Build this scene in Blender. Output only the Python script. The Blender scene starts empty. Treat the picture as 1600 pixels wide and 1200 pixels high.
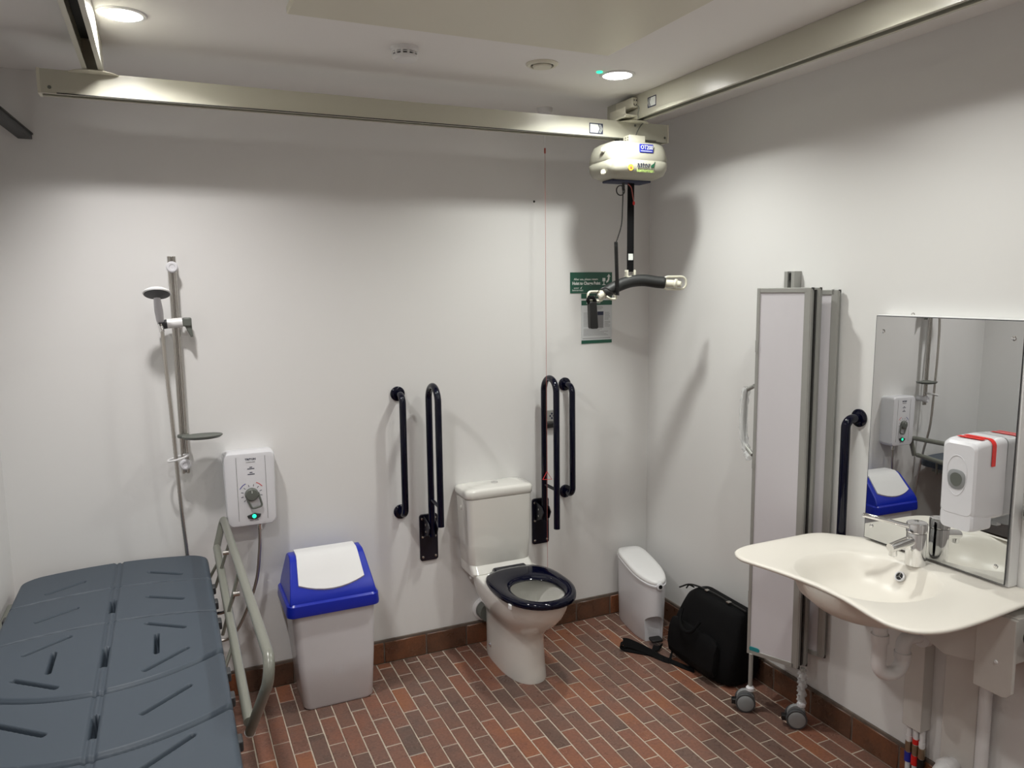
import bpy, bmesh, math, random
import numpy as np
from mathutils import Matrix, Vector
PI = math.pi
random.seed(7)
S = bpy.context.scene
COL = S.collection

# ------------------------------------------------------------------ camera
RC = [(0.90996, -0.41451, -0.01207), (-0.06393, -0.11146, -0.99171), (0.40972, 0.90319, -0.12792)]
cam = bpy.data.objects.new('camera', bpy.data.cameras.new('camera'))
COL.objects.link(cam)
cam.data.sensor_width = 36.0
cam.data.lens = 36.0 * 1190.0 / 1600.0
cam.data.clip_start = 0.05
m = Matrix(((RC[0][0], -RC[1][0], -RC[2][0], -2.4916),
            (RC[0][1], -RC[1][1], -RC[2][1], -3.6100),
            (RC[0][2], -RC[1][2], -RC[2][2], 1.89),
            (0, 0, 0, 1)))
cam.matrix_world = m
S.camera = cam

# ------------------------------------------------------------------ light, world, exposure
S.view_settings.view_transform = 'Standard'
S.view_settings.look = 'None'
S.view_settings.gamma = 1.0
S.view_settings.use_curve_mapping = False
S.view_settings.exposure = 0.0
w = bpy.data.worlds.new('room_world'); S.world = w; w.use_nodes = True
w.node_tree.nodes['Background'].inputs[0].default_value = (0.9, 0.95, 1, 1)
w.node_tree.nodes['Background'].inputs[1].default_value = 0.05
LIGHT_XY = [(-2.553, -0.816), (-0.722, -0.802), (-2.553, -1.96), (-0.722, -1.96), (-2.553, -3.10), (-0.722, -3.10), (-2.553, -4.25), (-0.722, -4.25)]
LIGHT_W = [12.0, 11.5, 6.3, 7.4, 4.2, 4.2, 3.0, 3.0]
for (lx, ly), lw in zip(LIGHT_XY, LIGHT_W):
    ld = bpy.data.lights.new('downlight_lamp', 'AREA')
    ld.shape = 'DISK'; ld.size = 0.112; ld.energy = lw; ld.color = (1.0, 0.972, 0.955) if lx < -1.5 else (0.985, 1.0, 0.945)
    ld.spread = math.radians(142)
    lo = bpy.data.objects.new('downlight_lamp', ld)
    lo.location = (lx, ly, 2.7425)
    COL.objects.link(lo)

# ------------------------------------------------------------------ materials
def mat(name, col, rough=0.5, metal=0.0, spec=0.5, bump=0.0, bscale=60.0, vary=0.0, vscale=6.0, emit=0.0, coat=0.0, alpha=1.0, trans=0.0):
    M = bpy.data.materials.new(name); M.use_nodes = True
    nt = M.node_tree; b = nt.nodes['Principled BSDF']
    b.inputs['Base Color'].default_value = (*col, 1)
    b.inputs['Roughness'].default_value = rough
    b.inputs['Metallic'].default_value = metal
    b.inputs['Specular IOR Level'].default_value = spec
    if coat: b.inputs['Coat Weight'].default_value = coat; b.inputs['Coat Roughness'].default_value = 0.05
    if emit:
        b.inputs['Emission Color'].default_value = (*col, 1); b.inputs['Emission Strength'].default_value = emit
    if alpha < 1: b.inputs['Alpha'].default_value = alpha
    if trans: b.inputs['Transmission Weight'].default_value = trans
    tc = nt.nodes.new('ShaderNodeTexCoord')
    if vary:
        n = nt.nodes.new('ShaderNodeTexNoise'); n.inputs['Scale'].default_value = vscale; n.inputs['Detail'].default_value = 5
        nt.links.new(tc.outputs['Object'], n.inputs['Vector'])
        r = nt.nodes.new('ShaderNodeValToRGB')
        r.color_ramp.elements[0].position = 0.3; r.color_ramp.elements[1].position = 0.7
        r.color_ramp.elements[0].color = (*[c * (1 - vary) for c in col], 1)
        r.color_ramp.elements[1].color = (*[min(1, c * (1 + vary)) for c in col], 1)
        nt.links.new(n.outputs['Fac'], r.inputs['Fac']); nt.links.new(r.outputs['Color'], b.inputs['Base Color'])
    if bump:
        n2 = nt.nodes.new('ShaderNodeTexNoise'); n2.inputs['Scale'].default_value = bscale; n2.inputs['Detail'].default_value = 3
        nt.links.new(tc.outputs['Object'], n2.inputs['Vector'])
        bp = nt.nodes.new('ShaderNodeBump'); bp.inputs['Strength'].default_value = bump; bp.inputs['Distance'].default_value = 0.002
        nt.links.new(n2.outputs['Fac'], bp.inputs['Height']); nt.links.new(bp.outputs['Normal'], b.inputs['Normal'])
    return M

def brick_mat(name, cols, seed_scale, rough=0.4, edge=0.35):
    """colour from the object's own random value, plus mottling"""
    M = bpy.data.materials.new(name); M.use_nodes = True
    nt = M.node_tree; b = nt.nodes['Principled BSDF']; L = nt.links.new
    oi = nt.nodes.new('ShaderNodeObjectInfo')
    ramp = nt.nodes.new('ShaderNodeValToRGB'); cr = ramp.color_ramp; cr.interpolation = 'LINEAR'
    for i, c in enumerate(cols):
        if i < 2: e = cr.elements[i]; e.position = i / (len(cols) - 1)
        else: e = cr.elements.new(i / (len(cols) - 1))
        e.color = (*c, 1)
    cr.elements[0].position = 0
    geo = nt.nodes.new('ShaderNodeNewGeometry')
    n = nt.nodes.new('ShaderNodeTexNoise'); n.inputs['Scale'].default_value = seed_scale; n.inputs['Detail'].default_value = 6
    n.inputs['Roughness'].default_value = 0.65
    L(geo.outputs['Position'], n.inputs['Vector'])
    ad = nt.nodes.new('ShaderNodeMath'); ad.operation = 'MULTIPLY_ADD'; ad.inputs[1].default_value = 1.1; ad.inputs[2].default_value = -0.55
    L(n.outputs['Fac'], ad.inputs[0])
    s = nt.nodes.new('ShaderNodeMath'); s.operation = 'ADD'; s.use_clamp = True
    hv = nt.nodes.new('ShaderNodeMath'); hv.operation = 'MULTIPLY_ADD'; hv.inputs[1].default_value = 0.8; hv.inputs[2].default_value = 0.12
    L(oi.outputs['Random'], hv.inputs[0]); L(hv.outputs[0], s.inputs[0]); L(ad.outputs[0], s.inputs[1])
    L(s.outputs[0], ramp.inputs['Fac'])
    n3 = nt.nodes.new('ShaderNodeTexNoise'); n3.inputs['Scale'].default_value = 90; n3.inputs['Detail'].default_value = 6
    L(geo.outputs['Position'], n3.inputs['Vector'])
    mx = nt.nodes.new('ShaderNodeMix'); mx.data_type = 'RGBA'; mx.blend_type = 'MULTIPLY'; mx.inputs['Factor'].default_value = edge
    r3 = nt.nodes.new('ShaderNodeValToRGB'); r3.color_ramp.elements[0].position = 0.35; r3.color_ramp.elements[1].position = 0.62
    r3.color_ramp.elements[0].color = (0.5, 0.47, 0.45, 1); r3.color_ramp.elements[1].color = (1.15, 1.12, 1.1, 1)
    L(n3.outputs['Fac'], r3.inputs['Fac']); L(ramp.outputs['Color'], mx.inputs['A']); L(r3.outputs['Color'], mx.inputs['B'])
    L(mx.outputs['Result'], b.inputs['Base Color'])
    rr = nt.nodes.new('ShaderNodeMapRange'); rr.inputs['From Min'].default_value = 0.3; rr.inputs['From Max'].default_value = 0.7
    rr.inputs['To Min'].default_value = rough - 0.1; rr.inputs['To Max'].default_value = rough + 0.12
    L(n.outputs['Fac'], rr.inputs['Value']); L(rr.outputs['Result'], b.inputs['Roughness'])
    bp = nt.nodes.new('ShaderNodeBump'); bp.inputs['Strength'].default_value = 0.25; bp.inputs['Distance'].default_value = 0.002
    L(n3.outputs['Fac'], bp.inputs['Height']); L(bp.outputs['Normal'], b.inputs['Normal'])
    return M

M = {}
M['wall'] = mat('wall_paint', (0.755, 0.75, 0.738), 0.5, bump=0.04, bscale=25, spec=0.3)
M['ceiling'] = mat('ceiling_paint', (0.83, 0.82, 0.80), 0.75)
M['brick'] = brick_mat('clay_paver', [(0.13, 0.086, 0.07), (0.165, 0.097, 0.076), (0.205, 0.106, 0.078), (0.245, 0.108, 0.072), (0.29, 0.118, 0.062)], 7, 0.30, 0.35)
M['skirt'] = brick_mat('clay_skirting', [(0.075, 0.042, 0.028), (0.12, 0.058, 0.034), (0.19, 0.075, 0.036), (0.28, 0.095, 0.038)], 9, 0.3, 0.25)
M['grout'] = mat('grout', (0.48, 0.41, 0.33), 0.85, vary=0.15, vscale=20, bump=0.2, bscale=300)
M['skirt_grout'] = mat('skirting_grout', (0.13, 0.10, 0.08), 0.8, vary=0.2, vscale=20)
M['cream'] = mat('cream_enamel', (0.54, 0.53, 0.44), 0.28, spec=0.5)
M['cream_plastic'] = mat('cream_plastic', (0.68, 0.66, 0.55), 0.4)
M['slot'] = mat('dark_slot', (0.02, 0.02, 0.018), 0.6)
M['white_plastic'] = mat('white_plastic', (0.78, 0.78, 0.78), 0.3)
M['cool_white'] = mat('cool_white_plastic', (0.70, 0.70, 0.73), 0.25)
M['ceramic'] = mat('vitreous_china', (0.77, 0.76, 0.715), 0.08, coat=0.6, spec=0.6)
M['basin'] = mat('basin_resin', (0.74, 0.705, 0.64), 0.35, spec=0.5)
M['navy'] = mat('navy_gloss', (0.0015, 0.002, 0.011), 0.08, spec=0.35)
M['navy_dark'] = mat('navy_black_metal', (0.004, 0.004, 0.012), 0.3)
M['blue'] = mat('blue_plastic', (0.006, 0.022, 0.40), 0.28)
M['chrome'] = mat('chrome', (0.82, 0.82, 0.82), 0.06, metal=1)
M['steel'] = mat('brushed_steel', (0.55, 0.53, 0.50), 0.22, metal=1, bump=0.05)
M['steel_dark'] = mat('ribbed_steel_hose', (0.56, 0.53, 0.49), 0.35, metal=1)
M['alu'] = mat('anodised_aluminium', (0.37, 0.37, 0.35), 0.4, metal=0.35)
M['greytube'] = mat('grey_green_enamel_tube', (0.19, 0.195, 0.165), 0.28, spec=0.6)
M['bench'] = mat('slate_plastic', (0.055, 0.072, 0.093), 0.48, spec=0.35)
M['grey'] = mat('mid_grey_plastic', (0.12, 0.13, 0.115), 0.4)
M['darkgrey'] = mat('dark_grey_plastic', (0.035, 0.037, 0.04), 0.45)
M['black'] = mat('black_plastic', (0.008, 0.008, 0.008), 0.4)
M['fabric'] = mat('black_nylon', (0.004, 0.004, 0.0045), 0.8, spec=0.15, bump=0.5, bscale=400)
M['foam'] = mat('black_sleeve', (0.012, 0.013, 0.013), 0.55, bump=0.4, bscale=70)
M['mirror'] = mat('mirror_glass', (0.67, 0.68, 0.675), 0.005, metal=1)
M['panel_white'] = mat('laminate_panel', (0.62, 0.60, 0.63), 0.22)
M['shell'] = mat('hoist_shell', (0.40, 0.39, 0.32), 0.45)
M['carrier'] = mat('powder_white', (0.62, 0.60, 0.565), 0.35)
M['green'] = mat('sign_green', (0.006, 0.085, 0.05), 0.35)
M['print_white'] = mat('print_white', (0.75, 0.78, 0.75), 0.5)
M['print_grey'] = mat('print_grey', (0.25, 0.25, 0.26), 0.6)
M['print_dark'] = mat('print_dark', (0.02, 0.025, 0.06), 0.6)
M['paper'] = mat('poster_paper', (0.60, 0.62, 0.63), 0.35)
M['clear'] = mat('clear_window', (0.30, 0.32, 0.31), 0.3)
M['red'] = mat('red_tape', (0.75, 0.02, 0.015), 0.35)
M['teal'] = mat('teal_badge', (0.01, 0.22, 0.25), 0.3)
M['royal'] = mat('royal_blue_badge', (0.02, 0.03, 0.35), 0.35)
M['lime'] = mat('lime_print', (0.42, 0.60, 0.16), 0.5)
M['forest'] = mat('forest_print', (0.01, 0.10, 0.05), 0.5)
M['orange'] = mat('orange_badge', (0.9, 0.42, 0.05), 0.4)
M['tyre'] = mat('castor_tyre', (0.06, 0.062, 0.065), 0.5)
M['castor'] = mat('castor_grey', (0.26, 0.27, 0.275), 0.4)
M['brass'] = mat('valve_metal', (0.5, 0.42, 0.3), 0.3, metal=1)
M['glow'] = mat('diffuser_glow', (1.0, 0.98, 0.94), 0.5, emit=42.0)
M['led'] = mat('green_led', (0.02, 0.85, 0.42), 0.4, emit=1.6)
M['water'] = mat('toilet_water', (0.45, 0.47, 0.43), 0.02)
M['wrap'] = mat('clear_wrap', (0.85, 0.87, 0.88), 0.12, alpha=0.38, bump=1.0, bscale=90)
M['redcord'] = mat('red_cord', (0.42, 0.10, 0.08), 0.5)

# ------------------------------------------------------------------ mesh helpers
class MB:
    def __init__(s): s.v = []; s.f = []; s.m = []; s.cur = 0
    def add(s, vs, fs):
        o = len(s.v); s.v += [tuple(p) for p in vs]
        for f in fs: s.f.append(tuple(i + o for i in f)); s.m.append(s.cur)
        return s
    def box(s, x0, x1, y0, y1, z0, z1):
        x0, x1 = min(x0, x1), max(x0, x1); y0, y1 = min(y0, y1), max(y0, y1); z0, z1 = min(z0, z1), max(z0, z1)
        v = [(x0, y0, z0), (x1, y0, z0), (x1, y1, z0), (x0, y1, z0), (x0, y0, z1), (x1, y0, z1), (x1, y1, z1), (x0, y1, z1)]
        return s.add(v, [(0, 3, 2, 1), (4, 5, 6, 7), (0, 1, 5, 4), (1, 2, 6, 5), (2, 3, 7, 6), (3, 0, 4, 7)])
    def loft(s, rings, cap0=True, cap1=True, closed=False):
        n = len(rings[0]); vs = [p for r in rings for p in r]; fs = []
        R = len(rings)
        for i in range(R if closed else R - 1):
            j = (i + 1) % R
            for k in range(n):
                l = (k + 1) % n
                fs.append((i * n + k, i * n + l, j * n + l, j * n + k))
        if not closed:
            if cap0: fs.append(tuple(range(n - 1, -1, -1)))
            if cap1: fs.append(tuple((R - 1) * n + k for k in range(n)))
        return s.add(vs, fs)
    def tube(s, pts, r, n=12, closed=False, caps=True):
        P = [Vector(p) for p in pts]; N = len(P)
        rr = r if isinstance(r, (list, tuple)) else [r] * N
        rings = []; prev = None
        for i in range(N):
            if closed: t = (P[(i + 1) % N] - P[i - 1])
            elif i == 0: t = P[1] - P[0]
            elif i == N - 1: t = P[-1] - P[-2]
            else: t = (P[i + 1] - P[i]).normalized() + (P[i] - P[i - 1]).normalized()
            if t.length < 1e-9: t = Vector((0, 0, 1))
            t.normalize()
            if prev is None:
                a = Vector((0, 0, 1)) if abs(t.z) < 0.9 else Vector((1, 0, 0))
                u = t.cross(a).normalized()
            else:
                u = prev - t * prev.dot(t)
                u = u.normalized() if u.length > 1e-6 else t.orthogonal().normalized()
            prev = u; v = t.cross(u)
            rings.append([P[i] + (u * math.cos(2 * PI * k / n) + v * math.sin(2 * PI * k / n)) * rr[i] for k in range(n)])
        return s.loft(rings, caps, caps, closed)
    def lathe(s, prof, c, axis=(0, 0, 1), n=24, caps=True):
        """prof: list of (radius, distance along axis)"""
        a = Vector(axis).normalized(); u = a.orthogonal().normalized(); v = a.cross(u); c = Vector(c)
        rings = [[c + a * h + (u * math.cos(2 * PI * k / n) + v * math.sin(2 * PI * k / n)) * max(r, 1e-4) for k in range(n)] for r, h in prof]
        return s.loft(rings, caps, caps)
    def prism(s, poly, fn, d0, d1):
        """poly of 2D points placed by fn(a, b, d)"""
        n = len(poly)
        return s.loft([[fn(a, b, d0) for a, b in poly], [fn(a, b, d1) for a, b in poly]])
    def build(s, name, mt, parent=None, bevel=0.0, seg=2, smooth=True, ang=35, subsurf=0):
        me = bpy.data.meshes.new(name)
        me.from_pydata([tuple(p) for p in s.v], [], s.f)
        mts = mt if isinstance(mt, (list, tuple)) else [mt]
        for x in mts: me.materials.append(x)
        if len(mts) > 1: me.polygons.foreach_set('material_index', s.m)
        bm = bmesh.new(); bm.from_mesh(me); bmesh.ops.recalc_face_normals(bm, faces=bm.faces); bm.to_mesh(me); bm.free()
        if smooth:
            me.polygons.foreach_set('use_smooth', [True] * len(me.polygons))
            me.set_sharp_from_angle(angle=math.radians(ang))
        o = bpy.data.objects.new(name, me); COL.objects.link(o)
        if bevel:
            b = o.modifiers.new('bevel', 'BEVEL'); b.width = bevel; b.segments = seg; b.limit_method = 'ANGLE'; b.angle_limit = math.radians(40)
            b.harden_normals = False
        if subsurf:
            b = o.modifiers.new('sub', 'SUBSURF'); b.levels = subsurf; b.render_levels = subsurf
        if parent is not None:
            o.parent = parent
            o.matrix_parent_inverse = base_mat(parent).inverted()
        return o

def base_mat(o):
    mt = o.matrix_basis.copy()
    if o.parent: mt = base_mat(o.parent) @ o.matrix_parent_inverse @ mt
    return mt

def thing(name, label, cat, loc, group=None):
    o = bpy.data.objects.new(name, None); COL.objects.link(o)
    o.location = loc; o.empty_display_size = 0.05
    o['label'] = label; o['category'] = cat
    if group: o['group'] = group
    return o
def tag(o, label, cat, group=None):
    o['label'] = label; o['category'] = cat
    if group: o['group'] = group
    return o
def struct(o, label=None):
    o['kind'] = 'structure'
    if label: o['label'] = label
    return o
def plabel(o, t): o['label'] = t; return o

def fillet(pts, r, n=8, closed=False):
    P = [Vector(p) for p in pts]; out = []
    N = len(P)
    for i in range(N):
        if not closed and i in (0, N - 1): out.append(P[i]); continue
        a, b, c = P[i - 1], P[i], P[(i + 1) % N]
        rad = r[i] if isinstance(r, (list, tuple)) else r
        d1 = (a - b); d2 = (c - b)
        ang = d1.angle(d2)
        if rad <= 0 or ang > PI - 0.02: out.append(b); continue
        t = min(rad / math.tan(ang / 2), d1.length * 0.49, d2.length * 0.49)
        rad2 = t * math.tan(ang / 2)
        d1.normalize(); d2.normalize()
        p1 = b + d1 * t; p2 = b + d2 * t
        bis = (d1 + d2).normalized(); cc = b + bis * (rad2 / math.sin(ang / 2))
        e1 = p1 - cc; e2 = p2 - cc; tot = e1.angle(e2)
        for k in range(n + 1):
            f = k / n
            q = (e1 * math.sin((1 - f) * tot) + e2 * math.sin(f * tot)) / max(math.sin(tot), 1e-6)
            out.append(cc + q)
    return out

def spline(pts, n=8):
    P = [Vector(p) for p in pts]; P = [P[0] * 2 - P[1]] + P + [P[-1] * 2 - P[-2]]; out = []
    for i in range(1, len(P) - 2):
        for k in range(n):
            t = k / n
            out.append(0.5 * ((2 * P[i]) + (P[i + 1] - P[i - 1]) * t + (2 * P[i - 1] - 5 * P[i] + 4 * P[i + 1] - P[i + 2]) * t * t + (3 * P[i] - P[i - 1] - 3 * P[i + 1] + P[i + 2]) * t ** 3))
    out.append(P[-2]); return out

def sell(cx, cy, hx, hy, z, e=2.0, n=40, fn=None):
    """super-ellipse ring in a horizontal plane"""
    r = []
    for k in range(n):
        t = 2 * PI * k / n; c, s_ = math.cos(t), math.sin(t)
        x = cx + hx * math.copysign(abs(c) ** (2 / e), c); y = cy + hy * math.copysign(abs(s_) ** (2 / e), s_)
        r.append((x, y, z) if fn is None else fn(x, y, z))
    return r

def rrect(hx, hy, r, n=6):
    out = []
    for cx, cy, a0 in ((hx - r, hy - r, 0), (-hx + r, hy - r, 90), (-hx + r, -hy + r, 180), (hx - r, -hy + r, 270)):
        for k in range(n + 1):
            a = math.radians(a0 + 90 * k / n); out.append((cx + r * math.cos(a), cy + r * math.sin(a)))
    return out

def text(body, size, M4, mt, parent, extrude=0.0004, name='lettering', align='LEFT', bold=0.0, sx=1.0):
    c = bpy.data.curves.new('txt', 'FONT'); c.body = body; c.size = size; c.extrude = extrude; c.align_x = align; c.offset = bold
    c.resolution_u = 2
    t = bpy.data.objects.new('txt', c); COL.objects.link(t)
    dg = bpy.context.evaluated_depsgraph_get(); dg.update()
    me = bpy.data.meshes.new_from_object(t.evaluated_get(dg))
    bpy.data.objects.remove(t); bpy.data.curves.remove(c)
    me.transform(M4 @ Matrix.Diagonal((sx, 1, 1, 1)))
    me.materials.clear(); me.materials.append(mt); me.name = name
    o = bpy.data.objects.new(name, me); COL.objects.link(o)
    o.parent = parent; o.matrix_parent_inverse = base_mat(parent).inverted()
    return o
def on_back(x, y, z):      # text frame on a plane facing -y
    return Matrix.Translation((x, y, z)) @ Matrix.Rotation(PI / 2, 4, 'X')
def on_side(x, y, z):      # text frame on a plane facing -x
    return Matrix.Translation((x, y, z)) @ Matrix.Rotation(-PI / 2, 4, 'Z') @ Matrix.Rotation(PI / 2, 4, 'X')

# ================================================================== SETTING
XL, YF, H = -3.13, -5.2, 2.75
struct(MB().box(XL - 0.1, 0.1, 0.0, 0.12, -0.02, H + 0.1).build('wall_back', M['wall']))
struct(MB().box(0.0, 0.12, YF, 0.12, -0.02, H + 0.1).build('wall_right', M['wall']))
struct(MB().box(XL - 0.12, XL, YF, 0.12, -0.02, H + 0.1).build('wall_left', M['wall']))
struct(MB().box(XL - 0.1, 0.1, YF - 0.12, YF, -0.02, H + 0.1).build('wall_front', M['wall']))
struct(MB().box(XL - 0.1, 0.1, YF, 0.12, H, H + 0.1).build('ceiling', M['ceiling']))
floor = struct(MB().box(XL, 0.0, YF, 0.0, -0.1, -0.0022).build('floor', M['grout']))

# floor pavers, running bond, columns along y
PX, PY, G = 0.0705, 0.2145, 0.0042
def brick_mesh(w, l, h=0.03):
    mb = MB(); c = 0.0025
    hw, hl = w / 2, l / 2
    r0 = [(-hw, -hl, -h), (hw, -hl, -h), (hw, hl, -h), (-hw, hl, -h)]
    r1 = [(a, b, -c) for a, b, _ in r0]
    r2 = [(a - math.copysign(c, a), b - math.copysign(c, b), 0.0) for a, b, _ in r0]
    mb.loft([r0, r1, r2]); return mb
bm_cache = {}
def brick(x0, x1, y0, y1):
    key = (round(x1 - x0, 4), round(y1 - y0, 4))
    if key not in bm_cache:
        o = brick_mesh(*key).build('brick', M['brick'], smooth=False); bm_cache[key] = o.data
        first = o
    else:
        first = bpy.data.objects.new('brick', bm_cache[key]); COL.objects.link(first)
    first.location = ((x0 + x1) / 2, (y0 + y1) / 2, random.uniform(-0.0008, 0.0006))
    first.rotation_euler = (random.gauss(0, 0.002), random.gauss(0, 0.002), random.gauss(0, 0.003))
    first.parent = floor
    return first
cells = []
for k in range(-3, 45):
    xr = -0.22 - k * PX; xl = xr - PX
    xr, xl = min(xr - G / 2, -0.012), max(xl + G / 2, XL)
    if xr - xl < 0.012: continue
    off = -0.065 if k % 2 else -0.168
    ys = [-0.012 if True else 0] + [off - i * PY for i in range(0, 26)]
    for a, b in zip(ys[:-1], ys[1:]):
        t = a - (G / 2 if a != -0.012 else 0); u = max(b + G / 2, YF)
        if t - u < 0.01: continue
        cells.append((xl, xr, u, t))
CX, CY = -2.49, -3.61
def in_view(c):
    x, y = (c[0] + c[1]) / 2, (c[2] + c[3]) / 2
    d = Vector((x - CX, y - CY, -1.89))
    q = [sum(r[i] * d[i] for i in range(3)) for r in RC]
    if q[2] <= 0: return False
    u = q[0] / q[2] * 1190 + 800; v = q[1] / q[2] * 1190 + 600
    return 300 < u < 1460 and v < 1235
vis = [c for c in cells if in_view(c)]
vis.sort(key=lambda c: (c[0] - CX) ** 2 + (c[2] - CY) ** 2)
keep = set(vis[:298])
for c in vis[:298]: brick(*c)
rest = MB()
for c in cells:
    if c in keep: continue
    x0, x1, y0, y1 = c
    rest.box(x0, x1, y0, y1, -0.03, 0.0)
o = rest.build('brick_field', M['brick'], floor, smooth=False); o['kind'] = 'stuff'

# skirting tiles
BH = 0.122
bb = struct(MB().box(XL, 0, -0.010, 0, 0, BH).build('baseboard_back', M['skirt_grout'], bevel=0.003))
br = struct(MB().box(-0.010, 0, YF, 0, 0, BH).build('baseboard_right', M['skirt_grout'], bevel=0.003))
bl = struct(MB().box(XL, XL + 0.010, YF, 0, 0, BH).build('baseboard_left', M['skirt_grout'], bevel=0.003))
def tile_back(x0, x1):
    x0, x1 = max(x0, XL + 0.012), min(x1, -0.012)
    if x1 - x0 < 0.02: return
    MB().box(x0, x1, -0.0135, -0.001, 0.001, BH - 0.014).build('tile', M['skirt'], bb, bevel=0.003, seg=1)
xs = [-0.254 + 0.222 * k for k in range(-13, 2)]
for a, b in zip(xs[:-1], xs[1:]): tile_back(a + 0.0035, b - 0.0035)
for k in range(-5, 19):
    a = -1.058 - 0.223 * k; b = a - 0.223
    y1, y0 = min(a - 0.0035, -0.015), max(b + 0.0035, YF)
    if y1 - y0 < 0.02: continue
    MB().box(-0.0135, -0.001, y0, y1, 0.001, BH - 0.014).build('tile', M['skirt'], br, bevel=0.003, seg=1)

# ================================================================== CEILING ITEMS
places = ['recessed round downlight in the ceiling left, beside the left hoist track', 'recessed round downlight near the corner, beside the green indicator']
for i, (lx, ly) in enumerate(LIGHT_XY):
    if i < 2: t = thing('downlight', places[i], 'downlight', (lx, ly, H), 'recessed ceiling downlights')
    else: t = thing('downlight', ('recessed round downlight overhead, %s row back from the shower wall, on the %s side' % (['second', 'third', 'fourth'][i // 2 - 1], 'bench' if i % 2 == 0 else 'basin')), 'downlight', (lx, ly, H), 'unseen recessed downlights')
    MB().lathe([(0.060, 0), (0.074, 0), (0.074, 0.002), (0.070, 0.005), (0.060, 0.005)], (lx, ly, H), (0, 0, -1), 40, caps=False).build('trim_ring', M['white_plastic'], t)
    MB().lathe([(0.0605, 0), (0.0605, 0.003), (0.02, 0.0045)], (lx, ly, H), (0, 0, -1), 36).build('diffuser', M['glow'], t)

t = thing('smoke_detector', 'round white smoke detector with dark vent slots on the ceiling', 'smoke detector', (-1.637, -0.82, H))
MB().lathe([(0.052, 0), (0.052, 0.012), (0.048, 0.014), (0.046, 0.018)], (-1.637, -0.82, H), (0, 0, -1), 36).build('base', M['white_plastic'], t)
MB().lathe([(0.040, 0.014), (0.040, 0.036)], (-1.637, -0.82, H), (0, 0, -1), 36).build('vent_slots', M['darkgrey'], t)
for k in range(12):
    a = 2 * PI * k / 12
    MB().box(0.0385, 0.046, -0.004, 0.004, -0.034, -0.016).build('fin', M['white_plastic'], t)
    f = COL.objects[-1] if False else bpy.context.scene.objects[-1]
    f.matrix_parent_inverse = Matrix.Identity(4); f.rotation_euler = (0, 0, a)
MB().lathe([(0.047, 0.021), (0.047, 0.0235), (0.041, 0.0235), (0.041, 0.021)], (-1.637, -0.82, H), (0, 0, -1), 36, caps=False).build('ring', M['white_plastic'], t)
MB().lathe([(0.046, 0.029), (0.046, 0.037), (0.040, 0.044), (0.02, 0.047)], (-1.637, -0.82, H), (0, 0, -1), 36).build('cover', M['white_plastic'], t)

t = thing('ceiling_vent', 'round white extract vent valve set flush in the ceiling', 'vent', (-1.083, -0.827, H))
MB().lathe([(0.045, 0), (0.064, 0), (0.064, 0.003), (0.056, 0.009), (0.047, 0.009), (0.045, 0.002)], (-1.083, -0.827, H), (0, 0, -1), 40, caps=False).build('flange', M['cream_plastic'], t)
MB().lathe([(0.046, -0.001), (0.046, 0.001)], (-1.083, -0.827, H), (0, 0, -1), 36).build('throat', M['darkgrey'], t)
MB().lathe([(0.036, 0.001), (0.038, 0.010), (0.034, 0.015), (0.01, 0.017)], (-1.083, -0.827, H), (0, 0, -1), 36).build('disc', M['cream_plastic'], t)

o = MB().lathe([(0.013, 0), (0.013, 0.004), (0.008, 0.006)], (-0.816, -0.816, H), (0, 0, -1), 20).build('indicator_light', [M['led']])
tag(o, 'tiny green glowing indicator beside the corner downlight', 'indicator light')

# radiant heating panel
t = thing('heating_panel', 'large flat off-white panel hung just under the ceiling', 'heating panel', (-1.53, -1.72, H))
MB().box(-2.098, -0.965, -2.33, -1.125, 2.712, 2.735).build('panel', M['cream_plastic'], t, bevel=0.004)
for hx in (-1.95, -1.1):
    for hy in (-1.25, -2.2):
        MB().lathe([(0.012, 0), (0.012, 0.016)], (hx, hy, 2.734), (0, 0, 1), 12).build('spacer', M['cream_plastic'], t)

# pull cord
t = thing('alarm_pull_cord', 'thin ceiling pull cord with a red triangle handle beside the toilet', 'pull cord', (-0.733, -0.16, H))
MB().lathe([(0.038, 0), (0.038, 0.012), (0.030, 0.024), (0.012, 0.028)], (-0.733, -0.16, H), (0, 0, -1), 30).build('ceiling_rose', M['white_plastic'], t)
MB().tube([(-0.733, -0.16, 2.724), (-0.733, -0.16, 2.56)], 0.0018, 6).build('cord', M['white_plastic'], t)
MB().tube([(-0.733, -0.16, 2.56), (-0.733, -0.16, 2.535)], 0.0045, 8).build('connector', M['redcord'], t)
MB().tube([(-0.733, -0.16, 2.535), (-0.733, -0.16, 0.15)], 0.0009, 6).build('cord', M['redcord'], t)
for zz in (0.93, 0.20):
    MB().tube([(-0.757, -0.16, zz - 0.04), (-0.705, -0.16, zz - 0.045), (-0.733, -0.16, zz)], 0.0022, 6, closed=True).build('triangle_handle', M['red'], t)

# ================================================================== HOIST TRACKS
def sticker(parent, fn, flip):
    """white arrow card with two navy chevrons, a in 0..1 along, b in 0..1 up"""
    f = (lambda a, b, d: fn(1 - a, b, d)) if flip else fn
    MB().prism([(0, 0), (1, 0), (1, 1), (0, 1)], f, 0, 0.001).build('sticker', M['print_dark'], parent, smooth=False)
    MB().prism([(0.06, 0.1), (0.62, 0.1), (0.75, 0.5), (0.62, 0.9), (0.06, 0.9)], f, 0.001, 0.0016).build('sticker_print', M['print_white'], parent, smooth=False)
    for q in (0.70, 0.80):
        MB().prism([(q, 0.1), (q + 0.035, 0.1), (q + 0.165, 0.5), (q + 0.035, 0.9), (q, 0.9), (q + 0.13, 0.5)], f, 0.001, 0.0016).build('chevron', M['print_white'], parent, smooth=False)

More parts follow.
